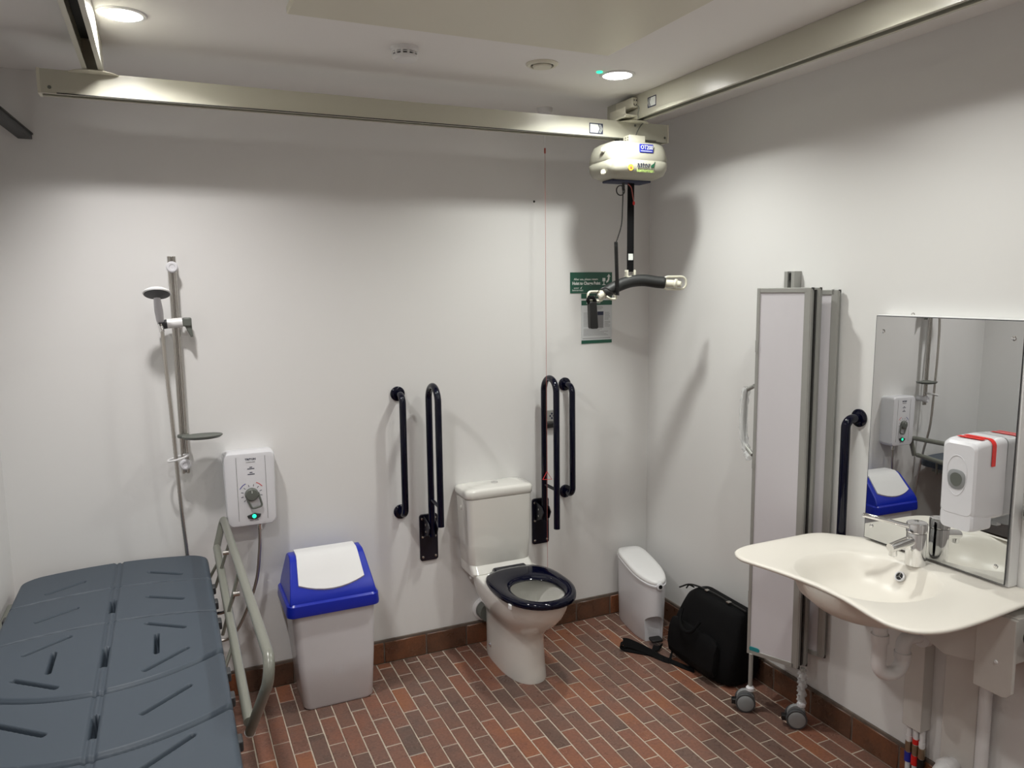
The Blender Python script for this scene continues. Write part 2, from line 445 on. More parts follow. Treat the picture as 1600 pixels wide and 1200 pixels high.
def rail_section(w, h, lip=0.017, th=0.004):
    """C section open at the bottom"""
    return [(-w, 0), (w, 0), (w, -h), (lip, -h), (lip, -h + th), (w - th, -h + th), (w - th, -th), (-w + th, -th), (-w + th, -h + th), (-lip, -h + th), (-lip, -h), (-w, -h)]

# fixed tracks along y
for nm, xc, ya, yb, lab in (('ceiling_track', -0.427, -0.30, -5.0, 'cream fixed hoist track along the ceiling beside the right wall'),
                            ('ceiling_track', -2.662, -0.50, -5.0, 'cream fixed hoist track running overhead beside the left downlight')):
    t = thing(nm, lab, 'hoist track', (xc, (ya + yb) / 2, H))
    sec = rail_section(0.032, 0.104)
    MB().prism(sec, lambda a, b, d: (xc + a, d, H - 0.001 + b), ya, yb).build('rail', M['cream'], t, smooth=False)
    MB().box(xc - 0.027, xc + 0.027, yb + 0.05, ya - 0.05, H - 0.012, H - 0.006).build('slot', M['slot'], t)
    MB().box(xc - 0.033, xc + 0.033, ya - 0.001, ya + 0.003, H - 0.106, H - 0.001).build('end_cap', M['cream_plastic'], t, bevel=0.001)
    if xc > -1:
        sticker(t, lambda a, b, d: (xc - 0.0325 - d, -0.640 - 0.064 * a, 2.672 + 0.045 * b), True)
        MB().box(xc - 0.062, xc - 0.034, -0.56, -0.42, 2.690, 2.735).build('charge_box', M['cream_plastic'], t, bevel=0.003)
        for q in range(2):
            for r_ in range(2): MB().box(xc - 0.054 + q * 0.012, xc - 0.050 + q * 0.012, -0.561, -0.559, 2.702 + r_ * 0.018, 2.708 + r_ * 0.018).build('socket', M['black'], t)
        MB().tube(spline([(xc - 0.05, -0.56, 2.70), (xc - 0.055, -0.60, 2.685), (xc - 0.05, -0.59, 2.655), (xc - 0.03, -0.56, 2.645)], 6), 0.002, 6).build('cable', M['grey'], t)
        MB().box(xc - 0.10, xc - 0.034, -0.56, -0.43, 2.655, 2.659).build('trolley_plate', M['cream_plastic'], t, bevel=0.001)
        MB().box(xc - 0.10, xc - 0.096, -0.56, -0.43, 2.645, 2.690).build('trolley_plate', M['cream_plastic'], t, bevel=0.001)
    # trolley joining to the cross beam
    for yy in (-0.45,):
        MB().lathe([(0.085, 0), (0.085, 0.003), (0.04, 0.012), (0.02, 0.014)], (xc, yy, 2.6405), (0, 0, 1), 24).build('trolley_cap', M['cream_plastic'], t)

# moving cross beam along x
t = thing('cross_beam', 'long cream hoist beam running along the back wall under the tracks', 'hoist beam', (-1.53, -0.45, 2.64))
sec = rail_section(0.030, 0.080)
MB().prism(sec, lambda a, b, d: (d, -0.45 + a, 2.645 + b), -2.832, -0.232).build('beam', M['cream'], t, smooth=False)
MB().box(-2.78, -0.30, -0.474, -0.426, 2.630, 2.636).build('slot', M['slot'], t)
MB().box(-2.78, -0.30, -0.4808, -0.4795, 2.5650, 2.5685).build('running_groove', M['slot'], t)
for xa, xb in ((-2.836, -2.826), (-0.238, -0.228)):
    MB().box(xa, xb, -0.4815, -0.4185, 2.563, 2.647).build('end_cap', M['cream_plastic'], t, bevel=0.001)
for xx in (-2.80, -0.25):
    MB().lathe([(0.006, 0), (0.005, 0.002)], (xx, -0.4805, 2.585), (0, -1, 0), 12).build('bolt', M['grey'], t)
MB().lathe([(0.006, 0), (0.005, 0.002)], (-0.42, -0.4805, 2.63), (0, -1, 0), 12).build('bolt', M['grey'], t)
sticker(t, lambda a, b, d: (-0.668 + 0.072 * a, -0.4802 - d, 2.578 + 0.047 * b), False)

# hoist
HX, HY = -0.462, -0.485
t = thing('ceiling_hoist', 'cream overhead hoist motor hanging from the cross beam with a black spreader bar', 'hoist', (HX, HY, 2.56))
rings = []
for z, a, b in ((2.372, 0.10, 0.06), (2.376, 0.118, 0.085), (2.390, 0.146, 0.112), (2.414, 0.158, 0.124), (2.444, 0.161, 0.127), (2.449, 0.157, 0.123), (2.453, 0.157, 0.123), (2.459, 0.160, 0.126), (2.50, 0.153, 0.118), (2.525, 0.143, 0.106), (2.536, 0.125, 0.09), (2.539, 0.10, 0.06)):
    rings.append(sell(HX, HY, a, b, z, 5.5, 48))
MB().loft(rings).build('housing', M['shell'], t, ang=50)
MB().box(HX - 0.11, HX + 0.10, HY - 0.045, HY + 0.05, 2.363, 2.373).build('base_plate', M['print_dark'], t, bevel=0.003)
MB().box(HX - 0.04, HX + 0.04, -0.475, -0.43, 2.536, 2.568).build('carriage', M['darkgrey'], t)
MB().box(-0.487, -0.398, -0.535, -0.481, 2.543, 2.575).build('socket_box', M['cream_plastic'], t, bevel=0.003)
for q in range(2):
    for r_ in range(2): MB().box(-0.4878, -0.4862, -0.525 + q * 0.02, -0.520 + q * 0.02, 2.551 + r_ * 0.011, 2.556 + r_ * 0.011).build('socket', M['black'], t)
MB().tube(spline([(-0.43, -0.50, 2.575), (-0.42, -0.50, 2.60), (-0.39, -0.49, 2.635), (-0.36, -0.48, 2.652), (-0.37, -0.45, 2.66)], 6), 0.0025, 6).build('power_cable', M['grey'], t)
for zz in (2.50, 2.40):
    MB().lathe([(0.013, 0), (0.013, 0.008), (0.008, 0.012)], (HX - 0.155, HY - 0.04, zz), (-1, -0.25, 0), 16).build('latch', M['cream_plastic'], t)
yf = HY - 0.1265
MB().box(-0.478, -0.406, yf + 0.010, yf + 0.002, 2.485, 2.522).build('badge', M['royal'], t, bevel=0.001)
text('OT200', 0.026, on_back(-0.475, yf + 0.0010, 2.499), M['print_white'], t, bold=0.0001, sx=0.88)
MB().box(-0.473, -0.412, yf + 0.0015, yf + 0.002, 2.490, 2.4925).build('badge_line', M['print_white'], t)
text('astor', 0.040, on_back(-0.494, yf - 0.0015, 2.4175), M['print_dark'], t, sx=0.85)
text('bannerman', 0.0235, on_back(-0.496, yf - 0.0005, 2.397), M['lime'], t, sx=0.88)
def elephant(x, z, s, fn):
    pts = [(0, 0), (0.12, 0), (0.16, 0.18), (0.34, 0.16), (0.40, 0), (0.52, 0), (0.54, 0.30), (0.66, 0.55), (0.80, 0.95), (0.72, 1.0), (0.58, 0.72), (0.42, 0.62), (0.12, 0.42), (0.02, 0.25)]
    return pts
MB().prism(elephant(0, 0, 1, None), lambda a, b, d: (-0.420 + 0.030 * a, yf - 0.001 - d, 2.417 + 0.030 * b), 0, 0.0006).build('elephant_mark', M['forest'], t, smooth=False)
MB().lathe([(0.014, 0), (0.014, 0.002)], (-0.527, yf + 0.0025, 2.415), (0, -1, 0), 24).build('orange_badge', M['orange'], t)
MB().lathe([(0.005, 0), (0.005, 0.0025)], (-0.527, yf + 0.0015, 2.415), (0, -1, 0), 12).build('badge_dot', M['redcord'], t)
MB().box(-0.4625, -0.4275, -0.489, -0.484, 1.945, 2.365).build('lifting_strap', M['fabric'], t)
MB().box(-0.458, -0.432, -0.490, -0.489, 2.005, 2.035).build('strap_label', M['print_white'], t)
MB().tube(spline([(-0.47, -0.50, 2.358), (-0.455, -0.505, 2.34), (-0.446, -0.505, 2.30), (-0.440, -0.505, 2.275)], 6), 0.0025, 6).build('emergency_cord', M['redcord'], t)
MB().lathe([(0.005, 0), (0.006, 0.01), (0.003, 0.016)], (-0.44, -0.505, 2.277), (0, 0, -1), 8).build('cord_toggle', M['red'], t)
# spreader bar
by = -0.487
MB().box(-0.470, -0.462, by - 0.012, by + 0.012, 1.925, 1.958).build('bar_bracket', M['cream_plastic'], t, bevel=0.002)
MB().box(-0.428, -0.420, by - 0.012, by + 0.012, 1.925, 1.958).build('bar_bracket', M['cream_plastic'], t, bevel=0.002)
MB().box(-0.470, -0.420, by - 0.015, by + 0.015, 1.922, 1.930).build('bar_bracket', M['cream_plastic'], t, bevel=0.002)
MB().tube([(-0.475, by, 1.946), (-0.415, by, 1.946)], 0.004, 10).build('bar_pin', M['steel'], t)
sl = spline([(-0.578, by + 0.02, 1.848), (-0.525, by + 0.01, 1.877), (-0.45, by, 1.902), (-0.385, by - 0.02, 1.908), (-0.325, by - 0.05, 1.899), (-0.292, by - 0.07, 1.895)], 6)
sb = MB().tube(sl, [0.025] + [0.0285] * (len(sl) - 2) + [0.026], 18).build('spreader_bar', M['foam'], t)
MB().tube([(-0.60, by + 0.03, 1.833), (-0.57, by + 0.02, 1.852)], 0.020, 14).build('bar_end', M['cream_plastic'], sb)
MB().tube([(-0.297, by - 0.065, 1.894), (-0.257, by - 0.095, 1.890)], 0.0185, 14).build('bar_end', M['cream_plastic'], sb)
MB().lathe([(0.021, 0), (0.024, 0.004), (0.024, 0.012), (0.016, 0.018), (0.014, 0.03), (0.012, 0.034)], (-0.257, by - 0.095, 1.890), (0.030, -0.04, -0.004), 18).build('end_knob', M['cream_plastic'], sb)
def loop_hook(cx, cy, cz, hx, hz, dx, dy, r):
    pts = []
    for a, b in rrect(hx, hz, hz * 0.92, 7): pts.append((cx + a * dx, cy + a * dy, cz + b))
    return MB().tube(pts, r, 8, closed=True)
loop_hook(-0.252, by - 0.088, 1.894, 0.058, 0.030, 0.93, -0.35, 0.0055).build('sling_hook', M['cream_plastic'], sb)
loop_hook(-0.625, by + 0.02, 1.836, 0.052, 0.022, 0.94, 0.2, 0.0055).build('sling_hook', M['cream_plastic'], sb)
MB().tube(spline([(-0.578, by, 1.835), (-0.56, by - 0.01, 1.822), (-0.53, by - 0.01, 1.825), (-0.535, by, 1.845)], 5), 0.0055, 8).build('sling_hook', M['cream_plastic'], sb)
# cable
MB().tube([(-0.530 + 0.022 * math.cos(a), -0.53, 2.322 + 0.022 * math.sin(a)) for a in np.linspace(0, 2 * PI, 24, endpoint=False)], 0.0028, 6, closed=True).build('cable_ring', M['black'], t)
MB().lathe([(0.006, 0), (0.007, 0.02), (0.005, 0.035)], (-0.508, -0.52, 2.358), (-0.02, 0, -1), 10).build('cable_plug', M['black'], t)
MB().tube(spline([(-0.510, -0.52, 2.325), (-0.512, -0.52, 2.25), (-0.514, -0.515, 2.17), (-0.530, -0.51, 2.11), (-0.540, -0.51, 2.088)], 6), 0.0028, 6).build('handset_cable', M['black'], t)
hel = []
for k in range(420):
    f = k / 419; a = k * 0.75
    hel.append((-0.541 + 0.010 * f + 0.0075 * math.cos(a), -0.51 + 0.0075 * math.sin(a), 2.088 - 0.248 * f))
MB().tube(hel, 0.0024, 5).build('coiled_cable', M['black'], t)
MB().tube(spline([(-0.531, -0.51, 1.842), (-0.55, -0.515, 1.845), (-0.59, -0.51, 1.872), (-0.62, -0.50, 1.868), (-0.652, -0.49, 1.82)], 6), 0.0024, 6).build('handset_cable', M['black'], t)
hs = MB().prism(rrect(0.021, 0.063, 0.008, 3), lambda a, b, d: (-0.653 + a * (1 - 0.9 * (b > 0.05) * 0.1) + b * -0.06, -0.485 + d, 1.747 + b), -0.016, 0.012).build('handset', M['black'], t, bevel=0.003)
MB().tube([(-0.668 + a, -0.485 + 0.0, 1.818 + b) for a, b in ((-0.01, 0), (-0.004, 0.014), (0.018, 0.012), (0.03, -0.004), (0.022, -0.02), (0.0, -0.018))], 0.009, 8, closed=True).build('handset_strap', M['fabric'], hs)

# dark rail in the upper left corner
t = thing('corner_rail', 'short dark grey rail end high up in the left back corner', 'rail', (-2.95, -0.02, 2.5))
MB().prism([(-0.024, 0.0), (0.024, 0.0), (0.024, 0.018), (-0.024, 0.018)], lambda a, b, d: (-2.945 + a - 0.10 * d, -0.004 - 0.95 * d, 2.486 + b + 0.038 * d), 0, 1).build('rail', M['darkgrey'], t, smooth=False)
MB().prism([(-0.028, 0.018), (0.028, 0.018), (0.028, 0.024), (-0.028, 0.024)], lambda a, b, d: (-2.945 + a - 0.10 * d, -0.001 - 0.95 * d, 2.486 + b + 0.038 * d), 0, 1).build('top_flange', M['black'], t, smooth=False)

# ================================================================== SHOWER
RX = -2.449
t = thing('shower_riser', 'steel shower riser rail with white hand shower and soap dish', 'shower', (RX, 0, 1.1))
rl = MB()
for dx in (-0.0095, 0.0095): rl.tube([(RX + dx, -0.055, 1.095), (RX + dx, -0.055, 2.030)], 0.0075, 14)
rl.box(RX - 0.008, RX + 0.008, -0.053, -0.047, 1.097, 2.028)
rl.build('rail', M['steel'], t)
for zz in (1.985, 1.137):
    MB().lathe([(0.020, 0), (0.020, 0.05), (0.024, 0.058), (0.024, 0.074), (0.019, 0.080), (0.012, 0.080), (0.010, 0.077)], (RX, 0, zz), (0, -1, 0), 26).build('wall_bracket', M['cool_white'], t)
sl_ = MB().tube([(RX - 0.034, -0.062, 1.748), (RX + 0.026, -0.062, 1.752)], 0.0205, 20).build('slider', M['white_plastic'], t)
MB().tube([(RX - 0.066, -0.068, 1.742), (RX - 0.033, -0.062, 1.748)], 0.0195, 18).build('holder', M['darkgrey'], sl_)
MB().box(RX + 0.026, RX + 0.062, -0.082, -0.042, 1.735, 1.772).build('clamp', M['grey'], sl_, bevel=0.005)
MB().prism([(0.030, 1.745), (0.062, 1.745), (0.064, 1.690), (0.056, 1.688)], lambda a, b, d: (RX + a, -0.062 + d, b), -0.012, 0.012).build('lever', M['grey'], sl_, bevel=0.003)
MB().loft([sell(0, 0, a, a * 0.9, 0, 2, 16, fn=lambda x, y, z, f=f: (-2.508 - 0.006 * f + x, -0.075 - 0.105 * f + y * 0.9, 1.752 + 0.105 * f - y * 0.3)) for f, a in ((0, 0.012), (0.1, 0.015), (0.5, 0.017), (0.9, 0.014), (1, 0.013))]).build('handle', M['cool_white'], t)
ax = Vector((-0.02, -0.42, -1)).normalized(); hc = Vector((-2.513, -0.205, 1.880))
hd = MB().lathe([(0.015, -0.016), (0.035, -0.012), (0.049, -0.004), (0.053, 0.004), (0.050, 0.008)], hc, ax, 32).build('spray_head', M['white_plastic'], t)
MB().lathe([(0.0495, 0.0075), (0.047, 0.0105), (0.02, 0.012)], hc, ax, 32).build('spray_face', M['darkgrey'], hd)
sd = MB().loft([sell(-2.375, -0.115, a, b, z, 2.2, 32) for z, a, b in ((1.252, 0.050, 0.03), (1.256, 0.072, 0.045), (1.264, 0.082, 0.052), (1.268, 0.082, 0.052), (1.266, 0.076, 0.046), (1.262, 0.06, 0.035))]).build('soap_dish', M['grey'], t)
MB().lathe([(0.024, 0), (0.026, 0.006), (0.024, 0.013)], (RX, -0.062, 1.255), (0, 0, 1), 24).build('dish_collar', M['grey'], sd)
MB().tube([(-2.476 + 0.041 * math.cos(a), -0.088 + 0.034 * math.sin(a), 1.172 + 0.010 * math.cos(a)) for a in np.linspace(0, 2 * PI, 28, endpoint=False)], 0.0045, 8, closed=True).build('hose_ring', M['white_plastic'], t)
hose = spline([(-2.508, -0.075, 1.745), (-2.503, -0.082, 1.70), (-2.500, -0.09, 1.58), (-2.492, -0.095, 1.39), (-2.485, -0.095, 1.172), (-2.478, -0.09, 0.95), (-2.468, -0.06, 0.76), (-2.462, -0.04, 0.60),
               (-2.452, -0.03, 0.44), (-2.41, -0.03, 0.33), (-2.345, -0.03, 0.29), (-2.285, -0.04, 0.325), (-2.228, -0.05, 0.434), (-2.182, -0.055, 0.564), (-2.162, -0.055, 0.70), (-2.156, -0.055, 0.79), (-2.156, -0.055, 0.835)], 26)
rad = [0.0072 + 0.0009 * (i % 2) for i in range(len(hose))]
MB().tube(hose, rad, 10).build('hose', M['steel_dark'], t, ang=80)
for p, q in (((-2.156, -0.055, 0.836), (-2.156, -0.055, 0.80)), ((-2.508, -0.075, 1.748), (-2.505, -0.08, 1.715))):
    MB().tube([p, q], 0.011, 12).build('hose_nut', M['chrome'], t)

# electric shower heater
t = thing('electric_shower', 'white electric shower unit with grey dial and green lamp', 'electric shower', (-2.19, 0, 0.83))
def heater_ring(y, s, zlow):
    out = []
    for a, b in rrect(0.1115 * s, 0.170 * s, 0.022 * s, 6):
        z = 1.002 + b
        if b < 0: z -= 0.016 * (1 - (a / 0.1115) ** 2) * zlow - 0.012 * (a / 0.1115) ** 4 * (-b / 0.17) ** 4
        tx = 1 - 0.05 * max(0, (0.17 - b) / 0.34)
        out.append((-2.189 + a * tx, y, z))
    return out
MB().loft([heater_ring(0, 0.97, 1), heater_ring(-0.02, 0.985, 1), heater_ring(-0.075, 1.0, 1), heater_ring(-0.092, 0.985, 1), heater_ring(-0.099, 0.95, 1), heater_ring(-0.101, 0.88, 1)]).build('casing', M['cool_white'], t, ang=30)
for xx in (-2.245, -2.122):
    MB().box(xx - 0.0008, xx + 0.0008, -0.1016, -0.100, 0.86, 1.15).build('seam', M['grey'], t)
yh = -0.1014
text('TRITON', 0.0125, on_back(-2.184, yh, 1.134), M['print_dark'], t, align='CENTER', bold=0.0004)
text('SAFEGUARD', 0.007, on_back(-2.184, yh, 1.123), M['print_grey'], t, align='CENTER')
for zz, w_ in ((1.100, 0.012), (1.093, 0.030), (1.076, 0.012), (1.068, 0.030)):
    MB().box(-2.184 - w_ / 2, -2.184 + w_ / 2, yh - 0.0004, yh, zz, zz + 0.0035).build('printed_line', M['print_dark'], t)
dc = (-2.186, 0.978)
for k, a in enumerate(np.linspace(222, -10, 9)):
    a = math.radians(a); ca, sa = math.cos(a), math.sin(a)
    MB().prism([(0.036, -0.0011), (0.046, -0.0011), (0.046, 0.0011), (0.036, 0.0011)], lambda p, q, d: (dc[0] + p * ca - q * sa, yh - d, dc[1] + p * sa + q * ca), 0, 0.0005).build('dial_mark', M['print_dark'], t, smooth=False)
for a0, a1, mt in ((150, 115, 'royal'), (68, 35, 'red')):
    an = np.radians(np.linspace(a0, a1, 9))
    pts = [(0.055 * math.cos(a), 0.055 * math.sin(a)) for a in an] + [(0.0575 * math.cos(a), 0.0575 * math.sin(a)) for a in an[::-1]]
    MB().prism(pts, lambda p, q, d: (dc[0] + p, yh - d, dc[1] + q), 0, 0.0005).build('dial_arc', M[mt], t, smooth=False)
kn = MB().lathe([(0.030, 0), (0.028, 0.012), (0.024, 0.016), (0.01, 0.017)], (dc[0], yh, dc[1]), (0, -1, 0), 32).build('dial', M['grey'], t)
la = fillet([(dc[0] - 0.022, yh - 0.008, dc[1] - 0.015), (dc[0] - 0.002, yh - 0.01, dc[1] - 0.064), (dc[0] + 0.042, yh - 0.01, dc[1] - 0.056), (dc[0] + 0.027, yh - 0.008, dc[1] + 0.008)], 0.012, 6)
MB().tube(la, 0.0045, 10).build('dial_lever', M['grey'], kn)
MB().box(dc[0] - 0.0012, dc[0] + 0.0012, yh - 0.0185, yh - 0.0165, dc[1] + 0.008, dc[1] + 0.020).build('pointer', M['print_white'], kn)
bt = MB().prism([(-0.030, 0.0), (-0.026, -0.012), (-0.01, -0.018), (0.012, -0.018), (0.026, -0.011), (0.030, 0.003), (0, 0.010)], lambda a, b, d: (-2.181 + a, yh - d, 0.882 + b), 0, 0.005).build('button_surround', M['darkgrey'], t, bevel=0.002)
MB().lathe([(0.009, 0), (0.009, 0.002), (0.005, 0.003)], (-2.181, yh - 0.005, 0.878), (0, -1, 0), 20).build('lamp', M['led'], bt)
text('Start / Stop', 0.008, on_back(-2.181, yh, 0.856), M['print_dark'], t, align='CENTER')

# ================================================================== CHANGING BENCH
BZ, BC, BW, YB = 0.73, -2.735, 0.350, -0.028
t = thing('changing_bench', 'slate blue moulded shower changing bench with slots and raised side rail', 'changing bench', (BC, -1.0, 0.70))
YEND = -1.95
def sstep(d, wd):
    q = np.clip((1 - d / wd) * 1.7, 0, 1); return q * q * (3 - 2 * q)
def seg_d(X, Y, a, b):
    a = np.array(a); b = np.array(b); ab = b - a
    tt = np.clip(((X - a[0]) * ab[0] + (Y - a[1]) * ab[1]) / (ab @ ab), 0, 1)
    return np.hypot(X - a[0] - tt * ab[0], Y - a[1] - tt * ab[1])
seams = [(-0.339, -0.55), (-0.686, -0.50), (-1.209, 1.09), (-1.556, 0.92)]
def back_edge(x):
    dx = abs(x - BC); base = -0.022 - 0.55 * dx * dx
    r = 0.075
    if dx > BW - r: base -= r - math.sqrt(max(0, r * r - (dx - (BW - r)) ** 2))
    return base
nx, ny = 260, 640
ux = np.linspace(-1, 1, nx + 1)
xs_ = BC + BW * np.sign(ux) * np.abs(ux) ** 0.93
Xg = np.zeros((nx + 1, ny + 1)); Yg = np.zeros_like(Xg)
tv = np.linspace(0, 1, ny + 1)
for i, x in enumerate(xs_):
    y0 = back_edge(x) if abs(x - BC) < BW - 1e-6 else back_edge(BC + BW)
    Xg[i, :] = x; Yg[i, :] = y0 + (YEND - y0) * tv
de = np.minimum(BW - np.abs(Xg - BC), np.maximum(0, (Yg[:, :1] - Yg)))
de = np.minimum(de, Yg - YEND)
rE = 0.018
Zg = BZ - rE * (1 - np.sqrt(np.clip(1 - (1 - np.clip(de, 0, rE) / rE) ** 2, 0, 1)))
dX = Xg - BC
for c0, c2 in seams:
    d = np.abs(Yg - (c0 + c2 * dX ** 2)); Zg -= 0.012 * sstep(d, 0.008)
    if c0 < -1.1: Zg -= 0.008 * sstep(d, 0.02)
Zg -= 0.004 * sstep(np.abs(np.abs(dX) - 0.011), 0.007)
Zg -= 0.002 * (np.abs(dX) < 0.011)
for yc, a_, b_ in ((-0.0, -0.221, -0.300), (-0.0, -0.500, -0.575), (0, -0.758, -0.845)):
    for sgn in (-1, 1):
        Zg -= 0.022 * sstep(seg_d(Xg, Yg, (BC + sgn * 0.120, a_), (BC + sgn * 0.236, b_)), 0.0105)
for a_, b_ in ((-1.122, -1.020), (-1.386, -1.282), (-1.66, -1.56)):
    for sgn in (-1, 1):
        Zg -= 0.022 * sstep(seg_d(Xg, Yg, (BC + sgn * 0.120, a_), (BC + sgn * 0.240, b_)), 0.0105)
for sgn in (-1, 1): Zg -= 0.08 * sstep(seg_d(Xg, Yg, (BC + sgn * 0.151, -0.870), (BC + sgn * 0.151, -1.012)), 0.0085)
for a_, b_ in ((-0.475, -0.590), (-0.895, -1.030), (-1.34, -1.45)):
    Zg -= 0.10 * sstep(seg_d(Xg, Yg, (BC, a_), (BC, b_)), 0.0085)
# bench skirt
PT = np.stack([Xg, Yg, Zg], -1)
def ext(P0, axis_first, dx, dy):
    return P0 + np.array([dx, dy, -0.045])
left = PT[:1].copy(); left[..., 2] = BZ - 0.05
right = PT[-1:].copy(); right[..., 2] = BZ - 0.05
PT = np.concatenate([left, PT, right], 0)
back = PT[:, :1].copy(); back[..., 2] = BZ - 0.05
front = PT[:, -1:].copy(); front[..., 2] = BZ - 0.05
PT = np.concatenate([back, PT, front], 1)
NX, NY = PT.shape[0], PT.shape[1]
ii, jj = np.meshgrid(np.arange(NX - 1), np.arange(NY - 1), indexing='ij')
cxm = (PT[:-1, :-1, 0] + PT[1:, 1:, 0]) / 2; cym = (PT[:-1, :-1, 1] + PT[1:, 1:, 1]) / 2
colid = (cxm > BC).astype(int); rowid = np.zeros_like(colid)
for c0, c2 in seams: rowid += (cym < c0 + c2 * (cxm - BC) ** 2)
pid = colid * 10 + rowid
idx = np.arange(NX * NY).reshape(NX, NY); flat = PT.reshape(-1, 3)
for p in np.unique(pid):
    msk = pid == p
    q = np.stack([idx[:-1, :-1][msk], idx[:-1, 1:][msk], idx[1:, 1:][msk], idx[1:, :-1][msk]], 1)
    used, inv = np.unique(q, return_inverse=True)
    me = bpy.data.meshes.new('moulded_panel'); me.from_pydata(flat[used].tolist(), [], inv.reshape(-1, 4).tolist())
    me.polygons.foreach_set('use_smooth', [True] * len(me.polygons)); me.materials.append(M['bench'])
    bmx = bmesh.new(); bmx.from_mesh(me)
    if sum(f.normal.z for f in bmx.faces) < 0: bmesh.ops.reverse_faces(bmx, faces=bmx.faces)
    bmx.to_mesh(me); bmx.free()
    o = bpy.data.objects.new('moulded_panel', me); COL.objects.link(o); o.parent = t; o.matrix_parent_inverse = base_mat(t).inverted()
for yy in (-0.457, -0.615, -0.803, -1.204, -1.361, -1.6):
    for sgn in (-1, 1):
        MB().box(BC + sgn * 0.350 - 0.009, BC + sgn * 0.350 + 0.011, yy - 0.022, yy + 0.022, BZ - 0.044, BZ - 0.014).build('edge_clip', M['darkgrey'], t, bevel=0.004)
for sgn in (-1, 1):
    MB().box(BC + sgn * 0.27 - 0.02, BC + sgn * 0.27 + 0.02, -1.90, -0.15, BZ - 0.09, BZ - 0.052).build('frame_bar', M['greytube'], t, bevel=0.004)
for yy in (-0.30, -1.0, -1.75):
    MB().box(XL + 0.002, BC + 0.29, yy - 0.02, yy + 0.02, BZ - 0.115, BZ - 0.088).build('cross_bar', M['greytube'], t, bevel=0.004)
MB().box(XL + 0.001, XL + 0.030, -1.9, -0.15, 0.50, 0.66).build('wall_carrier', M['greytube'], t, bevel=0.004)
for yy in (-0.45, -1.55):
    MB().tube([(XL + 0.02, yy, 0.30), (BC + 0.05, yy, BZ - 0.12)], 0.016, 12).build('support_strut', M['greytube'], t)
# side rail: upper tube, end bends, lower tube
B0, B1 = (-2.345, -0.085, 0.750), (-2.340, -1.384, 0.600)
up = fillet([B0, (-2.310, -0.070, 0.876), (-2.288, -1.60, 0.885), B1], [0, 0.03, 0.05, 0], 10)
sr = MB().tube(up, 0.0155, 16).build('side_rail', M['greytube'], t)
MB().tube([(-2.346, -0.105, 0.757), (-2.3425, -1.40, 0.640)], 0.0155, 16).build('side_rail', M['greytube'], t)
MB().lathe([(0.016, 0), (0.016, 0.006)], B1, Vector(B1) - Vector(up[-2]), 16).build('tube_cap', M['white_plastic'], t)
for a, b in (((-2.306, -0.40, 0.875), (-2.37, -0.33, 0.66)), ((-2.302, -0.77, 0.876), (-2.37, -0.72, 0.62)), ((-2.346, -0.95, 0.69), (-2.39, -1.0, 0.60)), ((-2.347, -0.25, 0.745), (-2.40, -0.22, 0.64))):
    MB().tube([a, b], 0.0065, 10).build('rail_strut', M['greytube'], t)
for c_ in ((-2.325, -0.415, 0.83), (-2.318, -0.80, 0.80)):
    MB().tube([(c_[0] - 0.012, c_[1], c_[2]), (c_[0] + 0.010, c_[1], c_[2])], 0.009, 12).build('pivot', M['steel'], t)
MB().tube(spline([(-2.40, -0.60, 0.66), (-2.36, -0.62, 0.665), (-2.335, -0.66, 0.70), (-2.322, -0.79, 0.80)], 6), 0.006, 10).build('latch_rod', M['chrome'], t)

# ================================================================== SWING BIN
t = thing('swing_bin', 'tall white bin with a blue lid and white swing flap standing by the bench', 'bin', (-1.87, -0.16, 0))
def rr3(cx, cy, hx, hy, r, z, n=6): return [(cx + a, cy + b, z) for a, b in rrect(hx, hy, r, n)]
bx, byy = -1.872, -0.168
MB().loft([rr3(bx, byy, 0.150, 0.120, 0.03, 0.0), rr3(bx, byy, 0.158, 0.128, 0.03, 0.012), rr3(bx - 0.004, byy - 0.002, 0.172, 0.140, 0.032, 0.22), rr3(bx - 0.010, byy - 0.003, 0.186, 0.150, 0.035, 0.465),
           rr3(bx - 0.010, byy - 0.003, 0.194, 0.156, 0.035, 0.470), rr3(bx - 0.010, byy - 0.003, 0.194, 0.156, 0.035, 0.500)]).build('body', M['cool_white'], t, ang=40)
for k in range(-5, 6):
    xx = bx - 0.004 + k * 0.0055
    MB().tube([(xx, byy - 0.1375, 0.15), (xx - 0.001, byy - 0.1485, 0.40)], 0.0012, 6).build('rib', M['cool_white'], t)
lx = bx - 0.012
lid = MB().loft([rr3(lx, byy - 0.004, 0.206, 0.166, 0.035, 0.462), rr3(lx, byy - 0.004, 0.207, 0.168, 0.035, 0.475), rr3(lx, byy - 0.004, 0.204, 0.165, 0.035, 0.512), rr3(lx, byy - 0.004, 0.196, 0.157, 0.03, 0.520)]).build('lid', M['blue'], t, ang=40)
def hood(hw, z): return hw
prof = [(-0.328, 0.515), (-0.325, 0.535), (-0.305, 0.566), (-0.212, 0.672), (-0.188, 0.688), (-0.118, 0.690), (-0.092, 0.678), (-0.030, 0.560), (-0.020, 0.515)]
def hw(z): return 0.193 - 0.028 * (z - 0.515) / 0.176
MB().loft([[(lx + s_ * hw(z), y, z) for y, z in prof] for s_ in (-1, 1)]).build('hood', M['blue'], lid, bevel=0.005, seg=3)
fp = [(-0.293, 0.592), (-0.250, 0.640), (-0.214, 0.681), (-0.189, 0.6965), (-0.150, 0.698), (-0.112, 0.6975)]
def flapring(s_, up): return None
fl = MB()
rows = []
for y, z in fp:
    ww = 0.136 + 0.009 * (0.7 - z) / 0.1
    rows.append([(lx + a * ww, y - 0.0 + 0.0, z + 0.0) for a in np.linspace(-1, 1, 9)])
